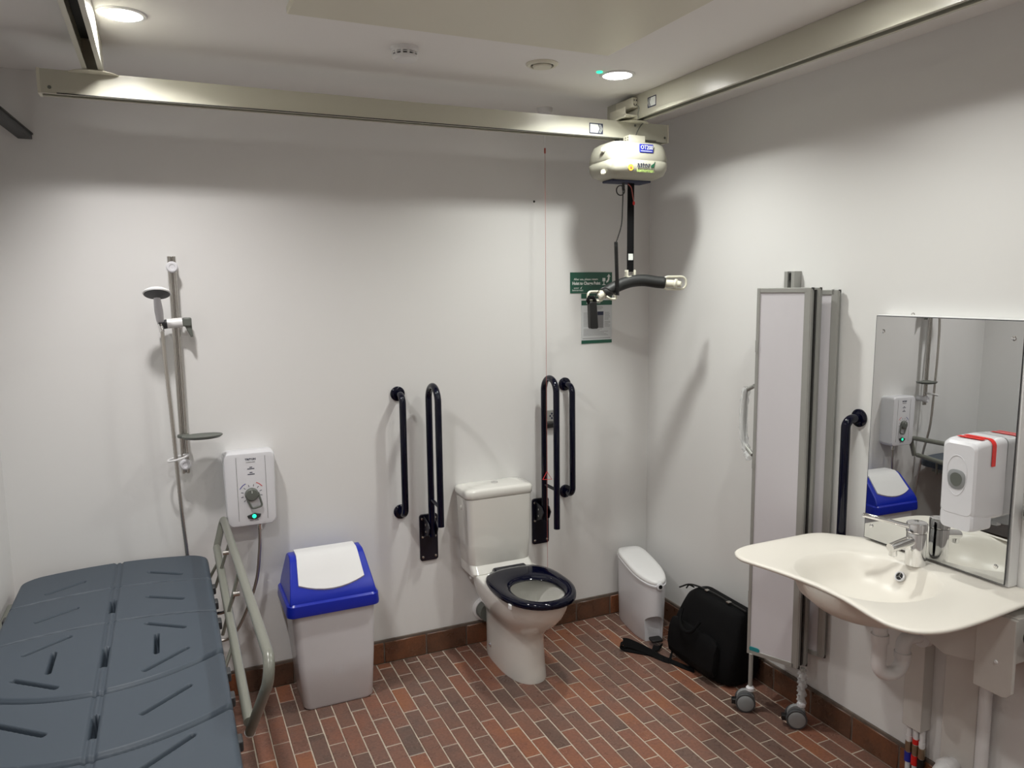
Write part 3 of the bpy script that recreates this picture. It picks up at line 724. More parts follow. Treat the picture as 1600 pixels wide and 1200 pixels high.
# curved lower edge of the flap
first = [(lx + a * 0.146, -0.293 - 0.022 * (1 - a * a), 0.592 - 0.026 * (1 - a * a)) for a in np.linspace(-1, 1, 9)]
rows[0] = first
top = rows; bot = [[(x, y + 0.008, z - 0.014) for x, y, z in r] for r in rows]
vs = [p for r in top for p in r] + [p for r in bot for p in r]; n_ = 9; R_ = len(top); fs = []
for i in range(R_ - 1):
    for k in range(8):
        a = i * n_ + k; fs.append((a, a + 1, a + n_ + 1, a + n_)); b = a + R_ * n_; fs.append((b, b + n_, b + n_ + 1, b + 1))
for k in range(8):
    a = k; b = a + R_ * n_; fs.append((a, b, b + 1, a + 1)); a = (R_ - 1) * n_ + k; b = a + R_ * n_; fs.append((a, a + 1, b + 1, b))
for i in range(R_ - 1):
    a = i * n_; b = a + R_ * n_; fs.append((a, a + n_, b + n_, b)); a += 8; b += 8; fs.append((a, b, b + n_, a + n_))
plabel(fl.add(vs, fs).build('swing_flap', M['white_plastic'], lid, ang=40), 'white swing flap')

# ================================================================== TOILET
TX = -0.980
t = thing('toilet', 'white close-coupled toilet with a glossy navy seat', 'toilet', (TX, -0.35, 0))
def egg(yb, yf, hw_, z, e=2.3, n=56, cx=TX, back_e=3.2):
    cy = (yb + yf) / 2; hl = (yb - yf) / 2; out = []
    for k in range(n):
        a = 2 * PI * k / n; c, s_ = math.cos(a), math.sin(a)
        ee = e if s_ < 0 else back_e
        out.append((cx + hw_ * math.copysign(abs(c) ** (2 / ee), c), cy + hl * math.copysign(abs(s_) ** (2 / ee), s_), z))
    return out
pan = [egg(-0.060, -0.530, 0.106, 0.0), egg(-0.058, -0.532, 0.107, 0.01), egg(-0.055, -0.520, 0.103, 0.08), egg(-0.05, -0.512, 0.101, 0.17), egg(-0.045, -0.515, 0.102, 0.225), egg(-0.035, -0.548, 0.116, 0.262),
       egg(-0.022, -0.610, 0.143, 0.305), egg(-0.012, -0.655, 0.163, 0.35), egg(-0.006, -0.682, 0.174, 0.395), egg(-0.004, -0.695, 0.178, 0.43), egg(-0.004, -0.697, 0.178, 0.444), egg(-0.006, -0.690, 0.172, 0.450),
       egg(-0.25, -0.668, 0.135, 0.449, back_e=2.2), egg(-0.265, -0.660, 0.127, 0.442, back_e=2.2), egg(-0.27, -0.655, 0.122, 0.40, back_e=2.2), egg(-0.29, -0.61, 0.10, 0.33, back_e=2.2), egg(-0.33, -0.54, 0.065, 0.26, back_e=2.2), egg(-0.36, -0.50, 0.05, 0.235, back_e=2.2)]
MB().loft(pan).build('pan', M['ceramic'], t, ang=60)
MB().loft([egg(-0.33, -0.53, 0.062, 0.2655, back_e=2.2), egg(-0.33, -0.53, 0.062, 0.267, back_e=2.2)]).build('water', M['water'], t)
CXX = -1.005
MB().loft([rr3(CXX + 0.01, -0.100, 0.172, 0.098, 0.03, 0.440), rr3(CXX + 0.005, -0.102, 0.170, 0.100, 0.03, 0.455), rr3(CXX, -0.088, 0.165, 0.085, 0.03, 0.492)]).build('cistern_base', M['ceramic'], t)
def cis(s, z, dy=0.0):
    out = []
    for a, b in rrect(0.172 * s, 0.085 * s, 0.032, 7):
        yy = -0.088 + b - (0.012 * (1 - (a / 0.18) ** 2) if b < 0 else 0)
        out.append((CXX + a, yy, z))
    return out
MB().loft([cis(0.95, 0.490), cis(0.97, 0.496), cis(1.0, 0.60), cis(1.05, 0.815), cis(1.055, 0.835)]).build('cistern', M['ceramic'], t, ang=40)
MB().loft([cis(1.045, 0.836), cis(1.085, 0.840), cis(1.095, 0.858), cis(1.085, 0.872), cis(1.04, 0.880), cis(0.8, 0.884)]).build('cistern_lid', M['ceramic'], t, ang=60)
MB().lathe([(0.019, 0), (0.019, 0.004), (0.016, 0.006), (0.013, 0.0045), (0.004, 0.0045)], (CXX + 0.01, -0.075, 0.883), (0, 0, 1), 24).build('flush_button', M['chrome'], t)
# seat ring
def ring(y0, y1, hw0, z, c): return egg(y0, y1, hw0, z, 2.1, 56, back_e=2.9 if c == 0 else 2.1)
SO, SI = (-0.222, -0.735, 0.186), (-0.392, -0.682, 0.118)
seat = []
for f, z in ((0, 0.456), (-0.03, 0.462), (-0.03, 0.470), (0.03, 0.480), (0.25, 0.484), (0.7, 0.482), (0.95, 0.474), (1.0, 0.466), (0.97, 0.458)):
    seat.append(egg(SO[0] + (SI[0] - SO[0]) * f, SO[1] + (SI[1] - SO[1]) * f, SO[2] + (SI[2] - SO[2]) * f, z, 2.15, 56, back_e=2.9 - 0.7 * max(0, f)))
st = MB().loft(seat, closed=True).build('seat', M['navy'], t, ang=70)
MB().box(TX - 0.088, TX + 0.088, -0.262, -0.205, 0.458, 0.481).build('hinge_block', M['navy'], st, bevel=0.006)
for dx in (-0.065, 0.065): MB().tube([(TX + dx - 0.02, -0.205, 0.462), (TX + dx + 0.02, -0.205, 0.462)], 0.010, 12).build('hinge', M['navy'], st)
for dx, yy in ((-0.150, -0.575), (0.150, -0.575), (-0.13, -0.33), (0.13, -0.33)):
    MB().box(TX + dx - 0.012, TX + dx + 0.012, yy - 0.01, yy + 0.01, 0.449, 0.459).build('buffer', M['white_plastic'], st, bevel=0.002)
MB().box(TX - 0.176, TX - 0.166, -0.615, -0.590, 0.435, 0.460).build('side_lug', M['white_plastic'], st, bevel=0.003)
for yy, zz, xx in ((-0.20, 0.075, -0.103), (-0.12, 0.415, -0.170)):
    MB().lathe([(0.008, 0), (0.010, 0.003), (0.006, 0.008)], (TX + xx, yy, zz), (-1, 0, 0), 14).build('fixing_cap', M['chrome'] if zz < 0.1 else M['white_plastic'], t)
MB().lathe([(0.012, 0), (0.013, 0.006), (0.006, 0.010)], (CXX - 0.176, -0.085, 0.78), (-1, 0, 0), 16).build('plug', M['ceramic'], t)
MB().lathe([(0.050, 0), (0.062, 0.0), (0.062, 0.018), (0.054, 0.024), (0.05, 0.024)], (TX - 0.060, -0.001, 0.185), (0, -1, 0), 30, caps=False).build('soil_collar', M['white_plastic'], t)
MB().tube([(TX - 0.060, -0.002, 0.185), (TX - 0.055, -0.07, 0.185)], 0.050, 24).build('soil_pipe', M['grey'], t)

# ================================================================== GRAB RAILS
def flange(mb, p, ax, r=0.036):
    mb.lathe([(r, 0), (r, 0.007), (r - 0.006, 0.012), (0.02, 0.013)], p, ax, 28)
def wall_rail(name, label, p0, p1, outv, so=0.088, r=0.0165):
    t = thing(name, label, 'grab rail', p0, 'navy grab rails fixed upright')
    p0, p1, o_ = Vector(p0), Vector(p1), Vector(outv)
    path = fillet([p0 + o_ * 0.004, p0 + o_ * so, p1 + o_ * so, p1 + o_ * 0.004], 0.05, 10)
    MB().tube(path, r, 18).build('tube', M['navy'], t)
    for p in (p0, p1):
        mb = MB(); flange(mb, p + o_ * 0.0005, o_); mb.build('flange', M['navy'], t)
    return t
wall_rail('grab_rail', 'navy upright grab rail fixed to the back wall nearest the swing bin', (-1.474, 0, 1.371), (-1.476, 0, 0.775), (0, -1, 0))
wall_rail('grab_rail', 'navy upright grab rail fixed to the back wall nearest the room corner', (-0.543, 0, 1.359), (-0.541, 0, 0.764), (0, -1, 0))
wall_rail('grab_rail', 'navy upright grab rail on the right wall between screen and mirror', (0, -1.462, 1.352), (0, -1.462, 0.752), (-1, 0, 0), so=0.074, r=0.0180)

def drop_rail(label, px, xp0, xp1, zp0, zp1, xw, top):
    t = thing('drop_down_rail', label, 'drop-down rail', (px, 0, zp0), 'navy drop-down rails folded up beside the toilet')
    xm = (xp0 + xp1) / 2
    hw_ = (xp1 - xp0) / 2; hh = (zp1 - zp0) / 2
    MB().prism(rrect(hw_, hh, 0.014, 4), lambda a, b, d: (xm + a, -d, (zp0 + zp1) / 2 + b), 0.0003, 0.010).build('wall_plate', M['navy_dark'], t, bevel=0.002)
    for dx in (-1, 1):
        for zz in (zp0 + 0.022, (zp0 + zp1) / 2 + 0.005, zp1 - 0.022):
            MB().lathe([(0.007, 0), (0.006, 0.003), (0.003, 0.004)], (xm + dx * (hw_ - 0.014), -0.010, zz), (0, -1, 0), 12).build('bolt', M['steel'], t)
    zc = (zp0 + zp1) / 2 + 0.055
    for dx in (-0.022, 0.022):
        MB().prism([(-0.010, -0.05), (-0.010, 0.06), (-0.085, 0.045), (-0.105, 0.02), (-0.085, -0.02)], lambda a, b, d: (xw + dx + d, a, zc + b), -0.003, 0.003).build('hinge_cheek', M['navy_dark'], t, bevel=0.002)
    for zz in (0.028, -0.008):
        MB().tube([(xw - 0.030, -0.06, zc + zz), (xw + 0.030, -0.06, zc + zz)], 0.0055, 10).build('hinge_pin', M['steel'], t)
    yw, yfr = -0.075, -0.215
    path = [(xw, yw, zc - 0.01), (xw, yw, top)] 
    arc = [(xw, (yw + yfr) / 2 + (yw - yfr) / 2 * math.cos(a), top + (yw - yfr) / 2 * math.sin(a)) for a in np.linspace(0, PI, 18)]
    full = [(xw, yw, zc - 0.03)] + arc + [(xw, yfr, zp1 - 0.035 if xw < -1 else zp1 - 0.145)]
    return t, full, yw, yfr, zc
for label, a, pe in (('navy folded-up support rail between the bin side and the cistern', (-1.334, -1.382, -1.286, 0.500, 0.745, -1.338, 1.345), 0.737),
                 ('navy folded-up support rail right of the cistern, near the pull cord', (-0.70, -0.747, -0.646, 0.490, 0.745, -0.705, 1.345), 0.634)):
    t, full, yw, yfr, zc = drop_rail(label, *a)
    full[-1] = (full[-1][0], yfr, pe)
    MB().tube(full, 0.0165, 18).build('tube', M['navy'], t)
    MB().tube([(a[5], yw, 0.84), (a[5], yfr, 0.83 if pe > 0.7 else 0.84)], 0.009, 12).build('tube_brace', M['navy'], t)

# small reset plate on the wall
t = thing('alarm_reset_plate', 'small grey alarm switch plate behind the right support rail', 'switch plate', (-0.631, 0, 1.19))
MB().box(-0.664, -0.598, -0.010, -0.0003, 1.160, 1.224).build('plate', M['alu'], t, bevel=0.003)
MB().box(-0.664, -0.598, -0.022, -0.0003, 1.128, 1.154).build('sounder', M['black'], t, bevel=0.003)
for dx, dz in ((0, 0.012), (0, -0.012), (-0.010, 0), (0.010, 0)):
    MB().lathe([(0.0055, 0), (0.005, 0.001)], (-0.625 + dx, -0.010, 1.192 + dz), (0, -1, 0), 12).build('symbol', M['print_dark'], t)
o = MB().lathe([(0.006, 0), (0.004, 0.004)], (-0.716, -0.0003, 2.32), (0, -1, 0), 10).build('wall_screw', M['black']); tag(o, 'tiny dark screw left in the back wall above the toilet', 'screw')

# ================================================================== SIGNS
t = thing('charge_point_sign', 'green landscape sign with white lettering asking to return the hoist', 'sign', (-0.376, 0, 1.9))
MB().box(-0.506, -0.246, -0.004, -0.0003, 1.846, 1.957).build('board', M['green'], t)
text('After use, please return', 0.0155, on_back(-0.485, -0.0042, 1.915), M['print_white'], t, bold=0.0003)
text('Hoist to Charge Point', 0.0225, on_back(-0.495, -0.0042, 1.891), M['print_white'], t, bold=0.0009, sx=0.86)
text('astor', 0.015, on_back(-0.485, -0.0042, 1.869), M['print_white'], t)
text('bannerman', 0.015, on_back(-0.495, -0.0042, 1.857), M['print_white'], t)
MB().prism(elephant(0, 0, 1, None), lambda a, b, d: (-0.445 + 0.013 * a, -0.0042 - d, 1.869 + 0.013 * b), 0, 0.0004).build('elephant_mark', M['print_white'], t, smooth=False)
MB().prism([(0, 0), (0.018, 0), (0.018, 0.018), (0, 0.018)], lambda a, b, d: (-0.307 + a, -0.0042 - d, 1.908 + b), 0, 0.0004).build('pictogram', M['print_white'], t, smooth=False)
MB().prism([(0, 0), (0.028, 0), (0.016, 0.006), (0.016, 0.02), (0.012, 0.02), (0.012, 0.006)], lambda a, b, d: (-0.312 + a, -0.0042 - d, 1.888 + b), 0, 0.0004).build('pictogram', M['print_white'], t, smooth=False)
MB().prism([(0, 0), (0.012, 0.004), (0.020, 0.016), (0.022, 0.034), (0.029, 0.032), (0.017, 0.048), (0.004, 0.032), (0.012, 0.033), (0.010, 0.018), (0.002, 0.010)], lambda a, b, d: (-0.284 + a, -0.0042 - d, 1.900 + b), 0, 0.0004).build('arrow', M['print_white'], t, smooth=False)

t = thing('instruction_strip', 'narrow green header strip under the landscape sign', 'sign', (-0.341, 0, 1.82))
MB().box(-0.438, -0.246, -0.004, -0.0003, 1.817, 1.843).build('board', M['green'], t)
text('astor bannerman', 0.012, on_back(-0.36, -0.0042, 1.826), M['print_white'], t)
t = thing('instruction_poster', 'portrait laminated instruction sheet with green header and footer', 'poster', (-0.341, 0, 1.69))
MB().box(-0.438, -0.246, -0.003, -0.0003, 1.572, 1.806).build('sheet', M['paper'], t)
MB().box(-0.438, -0.246, -0.0036, -0.003, 1.780, 1.806).build('header', M['green'], t)
MB().box(-0.438, -0.246, -0.0036, -0.003, 1.572, 1.590).build('footer', M['green'], t)
text('astor bannerman', 0.013, on_back(-0.408, -0.0038, 1.789), M['print_white'], t)
MB().box(-0.352, -0.300, -0.0036, -0.003, 1.655, 1.745).build('picture', M['print_grey'], t)
MB().box(-0.338, -0.300, -0.0042, -0.0036, 1.725, 1.745).build('picture_top', M['print_dark'], t)
rs = random.Random(3)
zz = 1.765
pl = MB()
for x0, x1, z0, z1 in ((-0.30 + 0.008, -0.252, 1.70, 1.74), (-0.425, -0.36, 1.665, 1.74), (-0.292, -0.252, 1.66, 1.69), (-0.425, -0.262, 1.615, 1.650), (-0.35, -0.30, 1.755, 1.772)):
    z = z1
    while z > z0:
        e = x0 + (x1 - x0) * rs.uniform(0.6, 1.0)
        pl.box(x0, e, -0.0034, -0.003, z - 0.002, z); z -= 0.0065
pl.box(-0.43, -0.255, -0.0034, -0.003, 1.598, 1.601)
pl.build('printed_lines', M['print_grey'], t)

# ================================================================== SANITARY BIN
t = thing('sanitary_bin', 'slim white sanitary bin with sloping rounded lid in the corner', 'bin', (-0.20, -0.24, 0))
A_, B_ = Vector((-0.160, -0.045)), Vector((-0.228, -0.455))
dv = (B_ - A_); Ln = dv.length; dv = dv / Ln; nv = Vector((-dv.y, dv.x))
def sbring(z, s=1.0, back=0.0, front=0.0, hw_=0.084, slope=0.0, n=44):
    """elongated rounded plan, s along A->B"""
    out = []; L = Ln - back - front; mid = back + L / 2
    for k in range(n):
        a = 2 * PI * k / n; c, q = math.cos(a), math.sin(a)
        e = 2.2 if c > 0 else 4.5
        u = mid + L / 2 * math.copysign(abs(c) ** (2 / e), c) * s; v = hw_ * s * math.copysign(abs(q) ** (2 / e), q)
        p = A_ + dv * u + nv * v
        out.append((p.x, p.y, z - slope * (u / Ln)))
    return out
sbody = MB().loft([sbring(0.0, back=0.01, front=0.02, hw_=0.072), sbring(0.006, back=0.008, front=0.015, hw_=0.075), sbring(0.16, back=0.004, front=0.006, hw_=0.080), sbring(0.365, hw_=0.083, slope=0.055)]).build('body', M['cool_white'], t, ang=40)
MB().loft([sbring(0.366, 1.01, slope=0.055), sbring(0.372, 1.03, slope=0.055), sbring(0.380, 1.03, slope=0.055), sbring(0.383, 1.0, slope=0.055)]).build('collar', M['cool_white'], t, ang=40)
MB().loft([sbring(0.384, 1.0, slope=0.055), sbring(0.392, 1.015, slope=0.055), sbring(0.401, 0.99, slope=0.055), sbring(0.406, 0.93, slope=0.055), sbring(0.409, 0.7, slope=0.055)]).build('lid', M['white_plastic'], t, ang=60)
fpnt = A_ + dv * (Ln + 0.003)
MB().lathe([(0.019, -0.004), (0.019, 0.006), (0.015, 0.008)], (fpnt.x, fpnt.y, 0.323), (dv.x, dv.y, 0.1), 20).build('button_boss', M['cool_white'], t)
MB().lathe([(0.011, 0.007), (0.010, 0.010)], (fpnt.x, fpnt.y, 0.323), (dv.x, dv.y, 0.1), 18).build('sensor', M['black'], t)
# arched pedal recess cut into the front of the body
arch = [(-0.046, -0.01)] + [(-0.046 * math.cos(a), 0.105 + 0.052 * math.sin(a)) for a in np.linspace(0, PI, 14)] + [(0.046, -0.01)]
cut = MB().prism(arch, lambda a, b, d: (A_.x + dv.x * d + nv.x * (a - 0.012), A_.y + dv.y * d + nv.y * (a - 0.012), b), Ln - 0.060, Ln + 0.06).build('recess_cutter', M['cool_white'])
bo = sbody.modifiers.new('cut', 'BOOLEAN'); bo.object = cut; bo.operation = 'DIFFERENCE'; bo.solver = 'EXACT'
dg = bpy.context.evaluated_depsgraph_get(); dg.update()
nm_ = bpy.data.meshes.new_from_object(sbody.evaluated_get(dg)); sbody.modifiers.clear(); sbody.data = nm_
nm_.set_sharp_from_angle(angle=math.radians(35))
bpy.data.objects.remove(cut)
pc = A_ + dv * (Ln - 0.012) - nv * 0.012
MB().prism(rrect(0.032, 0.028, 0.012, 4), lambda a, b, d: (pc.x + dv.x * b + nv.x * a, pc.y + dv.y * b + nv.y * a, 0.022 + d), 0, 0.012).build('pedal', M['black'], t, bevel=0.003)

# ================================================================== BAG
t = thing('laptop_bag', 'black soft laptop bag leaning by the right wall with its strap trailing', 'bag', (-0.14, -0.73, 0))
def bagring(f):
    """f along y from 0 (corner end) to 1"""
    y = -0.49 - 0.50 * f
    bulge = math.sin(PI * min(max(f, 0.02), 0.98)) ** 0.35
    top = 0.315 + 0.06 * min(1, f / 0.22) - 0.01 * f
    yt = y - 0.055 * (1 - f) + 0.0 * f
    x0b, x0t = -0.150 - 0.100 * bulge, -0.110 - 0.075 * bulge
    pts = []
    prof_ = [(-0.035, 0.004), (x0b + 0.02, 0.003), (x0b, 0.02), (x0b - 0.004, 0.10), ((x0b + x0t) / 2 - 0.008, 0.2), (x0t, top - 0.055), (x0t + 0.022, top - 0.012), (x0t + 0.05, top), (-0.05, top - 0.004), (-0.03, top - 0.03), (-0.024, 0.2), (-0.026, 0.05)]
    for x, z in prof_:
        s_ = z / 0.37; pts.append((x, y + (yt - y) * s_ + 0.006 * math.sin(9 * f + 14 * z), z))
    return pts
MB().loft([bagring(f) for f in np.linspace(0, 1, 15)]).build('body', M['fabric'], t, subsurf=2, ang=80)
MB().loft([[(x - 0.03 if x < -0.1 else x - 0.02, y, z) for x, y, z in ((-0.225, yy, 0.03), (-0.240, yy, 0.05), (-0.222, yy, 0.19), (-0.205, yy, 0.225), (-0.17, yy, 0.22), (-0.17, yy, 0.03))] for yy in (-0.56, -0.60, -0.75, -0.88, -0.93)]).build('front_pocket', M['fabric'], t, subsurf=1)
hp = spline([(-0.232, -0.655, 0.285), (-0.262, -0.675, 0.235), (-0.272, -0.72, 0.205), (-0.268, -0.775, 0.22), (-0.236, -0.80, 0.275)], 6)
plabel(MB().tube(hp, 0.0085, 8).build('handle', M['fabric'], t), 'black webbing carry handle')
zp = spline([(-0.165, -0.54, 0.340), (-0.140, -0.60, 0.372), (-0.120, -0.72, 0.378), (-0.115, -0.85, 0.374), (-0.11, -0.97, 0.368)], 6)
MB().tube(zp, 0.0045, 6).build('zip', M['black'], t)
MB().tube(spline([(-0.075, -0.545, 0.325), (-0.10, -0.535, 0.338), (-0.125, -0.545, 0.33)], 5), 0.004, 6).build('strap_loop', M['fabric'], t)
for q in (0.70, 0.86): MB().box(-0.135, -0.115, -q - 0.02, -q, 0.375, 0.382).build('zip_pull', M['steel'], t, bevel=0.002)
def band(pts, wv, th=0.0025):
    pts = spline(pts, 7); rings = []
    for i, p in enumerate(pts):
        w_ = Vector(wv(i / (len(pts) - 1)));
        u = Vector((0, 0, 1)) if abs(w_.z) < 0.7 * w_.length else Vector((1, 0, 0))
        rings.append([p - w_ - u * th, p + w_ - u * th, p + w_ + u * th, p - w_ + u * th])
    return MB().loft(rings)
band([(-0.23, -0.58, 0.05), (-0.285, -0.63, 0.012), (-0.305, -0.62, 0.012), (-0.335, -0.54, 0.022), (-0.365, -0.48, 0.030), (-0.405, -0.435, 0.042), (-0.425, -0.42, 0.040)], lambda f: (0.004, 0.010, 0.018 * f + 0.004)).build('shoulder_strap', M['fabric'], t)
band([(-0.425, -0.42, 0.040), (-0.440, -0.41, 0.025), (-0.425, -0.425, 0.010), (-0.38, -0.475, 0.008), (-0.33, -0.53, 0.008), (-0.295, -0.60, 0.006), (-0.26, -0.70, 0.005), (-0.235, -0.76, 0.006)], lambda f: (0.010, 0.012, 0.003)).build('shoulder_strap', M['fabric'], t)
band([(-0.24, -0.50, 0.02), (-0.275, -0.515, 0.018), (-0.30, -0.50, 0.02)], lambda f: (0.012, 0.01, 0.006)).build('strap_end', M['fabric'], t)

# ================================================================== FOLDING SCREEN
t = thing('folding_screen', 'folded white panel screen in aluminium frames on castors by the right wall', 'screen', (-0.18, -1.22, 0))
PA = Vector((-0.236, -1.122)); PB = Vector((-0.146, -1.326))
d_ = (PB - PA).normalized(); n2 = Vector((-d_.y, d_.x))
if n2.x < 0: n2 = -n2
def sp(s_, o_): p = PA + d_ * s_ + n2 * o_; return (p.x, p.y)
def pbox(mb, s0, s1, o0, o1, z0, z1):
    c = [sp(s0, o0), sp(s1, o0), sp(s1, o1), sp(s0, o1)]
    return mb.loft([[(x, y, z0) for x, y in c], [(x, y, z1) for x, y in c]])
def leaf(s0, s1, o0, z0, z1, th=0.026, label=None):
    fr = MB()
    pbox(fr, s0, s0 + 0.014, o0, o0 + th, z0, z1); pbox(fr, s0 + 0.014, s1 - 0.014, o0, o0 + th, z1 - 0.020, z1); pbox(fr, s0 + 0.014, s1 - 0.014, o0, o0 + th, z0, z0 + 0.020)
    pbox(fr, s1 - 0.026, s1, o0, o0 + th, z0, z1)
    f = fr.build('panel_frame', M['alu'], t, bevel=0.002, smooth=False)
    pn = MB(); pbox(pn, s0 + 0.012, s1 - 0.024, o0 + 0.004, o0 + th - 0.004, z0 + 0.018, z1 - 0.018); pn.build('panel', M['panel_white'], f, smooth=False)
    # ribbed end profile
    rb = MB()
    for q in range(4): pbox(rb, s1, s1 + 0.004, o0 + 0.002 + q * 0.0062, o0 + 0.0055 + q * 0.0062, z0 + 0.004, z1 - 0.004)
    rb.build('profile_rib', M['alu'], f, smooth=False)
    cp = MB(); pbox(cp, s1 - 0.002, s1 + 0.006, o0 + 0.010, o0 + 0.017, z1 - 0.010, z1 + 0.001); cp.build('hinge_pin', M['black'], f, smooth=False)
    cp = MB(); pbox(cp, s1 - 0.002, s1 + 0.006, o0 + 0.010, o0 + 0.017, z0 - 0.003, z0 + 0.008); cp.build('hinge_pin', M['black'], f, smooth=False)
    return f
f1 = leaf(0.0, 0.224, 0.0, 0.262, 1.868)
f2 = leaf(0.0, 0.240, 0.044, 0.262, 1.868)
f3 = leaf(0.0, 0.298, 0.092, 0.30, 1.858)
f4 = leaf(0.0, 0.260, 0.122, 0.30, 1.858)
gp = MB(); pbox(gp, 0.215, 0.232, 0.0262, 0.0438, 0.27, 1.86); gp.build('gap_shade', M['black'], t, smooth=False)  # black strip painted in for the shade of the open gap between leaves
cn = MB()
for zz in (0.5, 1.1, 1.6):
    pbox(cn, 0.0, 0.012, -0.002, 0.148, zz, zz + 0.05)
cn.build('hinge', M['alu'], t, smooth=False)
bd = []
MB().prism(rrect(0.024, 0.010, 0.0095, 5), lambda a, b, d: (*sp(0.034 + a, 0.003 - d), 0.288 + b), 0, 0.003).build('badge', M['teal'], f1, bevel=0.001)
def castor(px, py, ztop, wrap, yaw):
    lg = MB().tube([(px, py, 0.10), (px, py, ztop)], 0.0095, 14).build('leg', M['alu'], t)
    MB().lathe([(0.018, 0), (0.018, 0.012), (0.012, 0.02)], (px, py, 0.094), (0, 0, 1), 18).build('leg_collar', M['cool_white'], lg)
    c, s_ = math.cos(yaw), math.sin(yaw)
    wx, wy = px + 0.020 * c, py + 0.020 * s_
    ax_ = Vector((-s_, c, 0))
    for q in (-1, 1):
        cc = Vector((wx, wy, 0.043)) + ax_ * 0.020 * q
        MB().lathe([(0.0415, -0.010), (0.043, -0.006), (0.043, 0.006), (0.0415, 0.010)], cc, ax_, 28).build('castor_wheel', M['tyre'], lg)
        MB().lathe([(0.0355, 0.0), (0.0355, 0.011), (0.032, 0.013), (0.01, 0.013)], cc, ax_ * q, 26).build('wheel_disc', M['castor'], lg)
    MB().lathe([(0.036, -0.010), (0.038, 0), (0.036, 0.010)], (wx, wy, 0.060), ax_, 20).build('castor_housing', M['castor'], lg)
    MB().prism(rrect(0.014, 0.012, 0.004, 3), lambda a, b, d: (wx + 0.025 * c + a * -s_ + d * c, wy + 0.025 * s_ + a * c + d * s_, 0.038 + b), 0, 0.034).build('brake', M['black'], lg, bevel=0.003)
    if wrap:
        rg = []
        for i, z in enumerate(np.linspace(0.085, ztop - 0.01, 14)):
            rg.append([(px + (0.017 + 0.006 * math.sin(3 * a + 2.1 * i)) * math.cos(a), py + (0.017 + 0.006 * math.sin(3 * a + 2.1 * i)) * math.sin(a), z) for a in np.linspace(0, 2 * PI, 12, endpoint=False)])
        MB().loft(rg, False, False).build('plastic_wrap', M['wrap'], lg)
    return lg
castor(-0.226, -1.140, 0.265, False, math.radians(143))
castor(-0.120, -1.335, 0.265, True, math.radians(143))
# D handle, still wrapped, on the far edge
hpth = fillet([(-0.223, -1.110, 1.455), (-0.205, -1.035, 1.425), (-0.205, -1.03, 1.19), (-0.223, -1.110, 1.155)], 0.02, 6)
hh = MB().tube(hpth, 0.009, 12).build('pull_handle', M['alu'], t)
rg = []
cc_ = spline([(-0.208, -1.045, 1.44), (-0.205, -1.028, 1.36), (-0.205, -1.026, 1.26), (-0.207, -1.05, 1.17), (-0.215, -1.085, 1.135)], 4)
MB().tube(cc_, [0.013 + 0.007 * abs(math.sin(i * 1.7)) for i in range(len(cc_))], 9, caps=False).build('plastic_wrap', M['wrap'], hh)
# wall channel of the screen
t = thing('wall_channel', 'upright aluminium wall channel showing above the folded screen', 'wall channel', (-0.02, -1.10, 1.0))
MB().prism([(-0.030, 0), (0.030, 0), (0.030, -0.04), (0.010, -0.04), (0.010, -0.012), (-0.010, -0.012), (-0.010, -0.04), (-0.030, -0.04)], lambda a, b, d: (b - 0.0003, -1.100 + a, d), 0.30, 1.937).build('channel', M['alu'], t, bevel=0.0015, smooth=False)
MB().box(-0.034, -0.013, -1.107, -1.093, 1.90, 1.93).build('screw', M['black'], t)

# ================================================================== WASHBASIN
t = thing('washbasin', 'wide cream wall-hung washbasin with shelf-like rim, overflow and oval bowl', 'washbasin', (-0.3, -1.78, 0.87))
BX0, BX1, BY0, BY1, BZ0 = -0.668, -0.012, -2.262, -1.378, 0.892
def basin_out(x0, x1, y0, y1, r_, z, n=10):
    pts = []
    rf = r_
    for (cx, cy, a0, rr_) in ((x1 - 0.01, y1 - 0.01, 0, 0.01), (x0 + rf, y1 - rf, 90, rf), (x0 + rf * 1.9, y0 + rf * 1.6, 180, None), (x1 - 0.01, y0 + 0.01, 270, 0.01)):
        for k in range(n + 1):
            a = math.radians(a0 + 90 * k / n)
            if rr_ is None: pts.append((cx + rf * 1.9 * math.cos(a), cy + rf * 1.6 * math.sin(a), z))
            else: pts.append((cx + rr_ * math.cos(a), cy + rr_ * math.sin(a), z))
    return pts
def to_ellipse(outer, cx, cy, hx, hy, z, e=2.1):
    """ring matched by angle to the outer outline"""
    out = []
    for x, y, _ in outer:
        a = math.atan2((y - cy) / 0.45, (x - cx) / 0.31); c, s_ = math.cos(a), math.sin(a)
        out.append((cx + hx * math.copysign(abs(c) ** (2 / e), c), cy + hy * math.copysign(abs(s_) ** (2 / e), s_), z))
    return out
def resample(r_, n):
    P = [Vector(p) for p in r_]; L = [0]
    for i in range(len(P)): L.append(L[-1] + (P[(i + 1) % len(P)] - P[i]).length)
    out = []
    for k in range(n):
        s_ = L[-1] * k / n; i = max(j for j in range(len(P)) if L[j] <= s_ + 1e-12); f = (s_ - L[i]) / max(L[i + 1] - L[i], 1e-9)
        out.append(tuple(P[i].lerp(P[(i + 1) % len(P)], f)))
    return out
OUT = [(-0.012, -2.200), (-0.134, -2.214), (-0.339, -2.231), (-0.481, -2.232), (-0.561, -2.212), (-0.600, -2.178), (-0.617, -2.129), (-0.613, -2.068), (-0.600, -2.005), (-0.586, -1.931), (-0.582, -1.844), (-0.588, -1.756),
       (-0.602, -1.664), (-0.619, -1.590), (-0.630, -1.545), (-0.634, -1.510), (-0.620, -1.470), (-0.590, -1.437), (-0.526, -1.415), (-0.413, -1.412), (-0.28, -1.411), (-0.20, -1.413), (-0.140, -1.434), (-0.096, -1.484), (-0.055, -1.532), (-0.020, -1.590), (-0.012, -1.70), (-0.012, -1.90)]
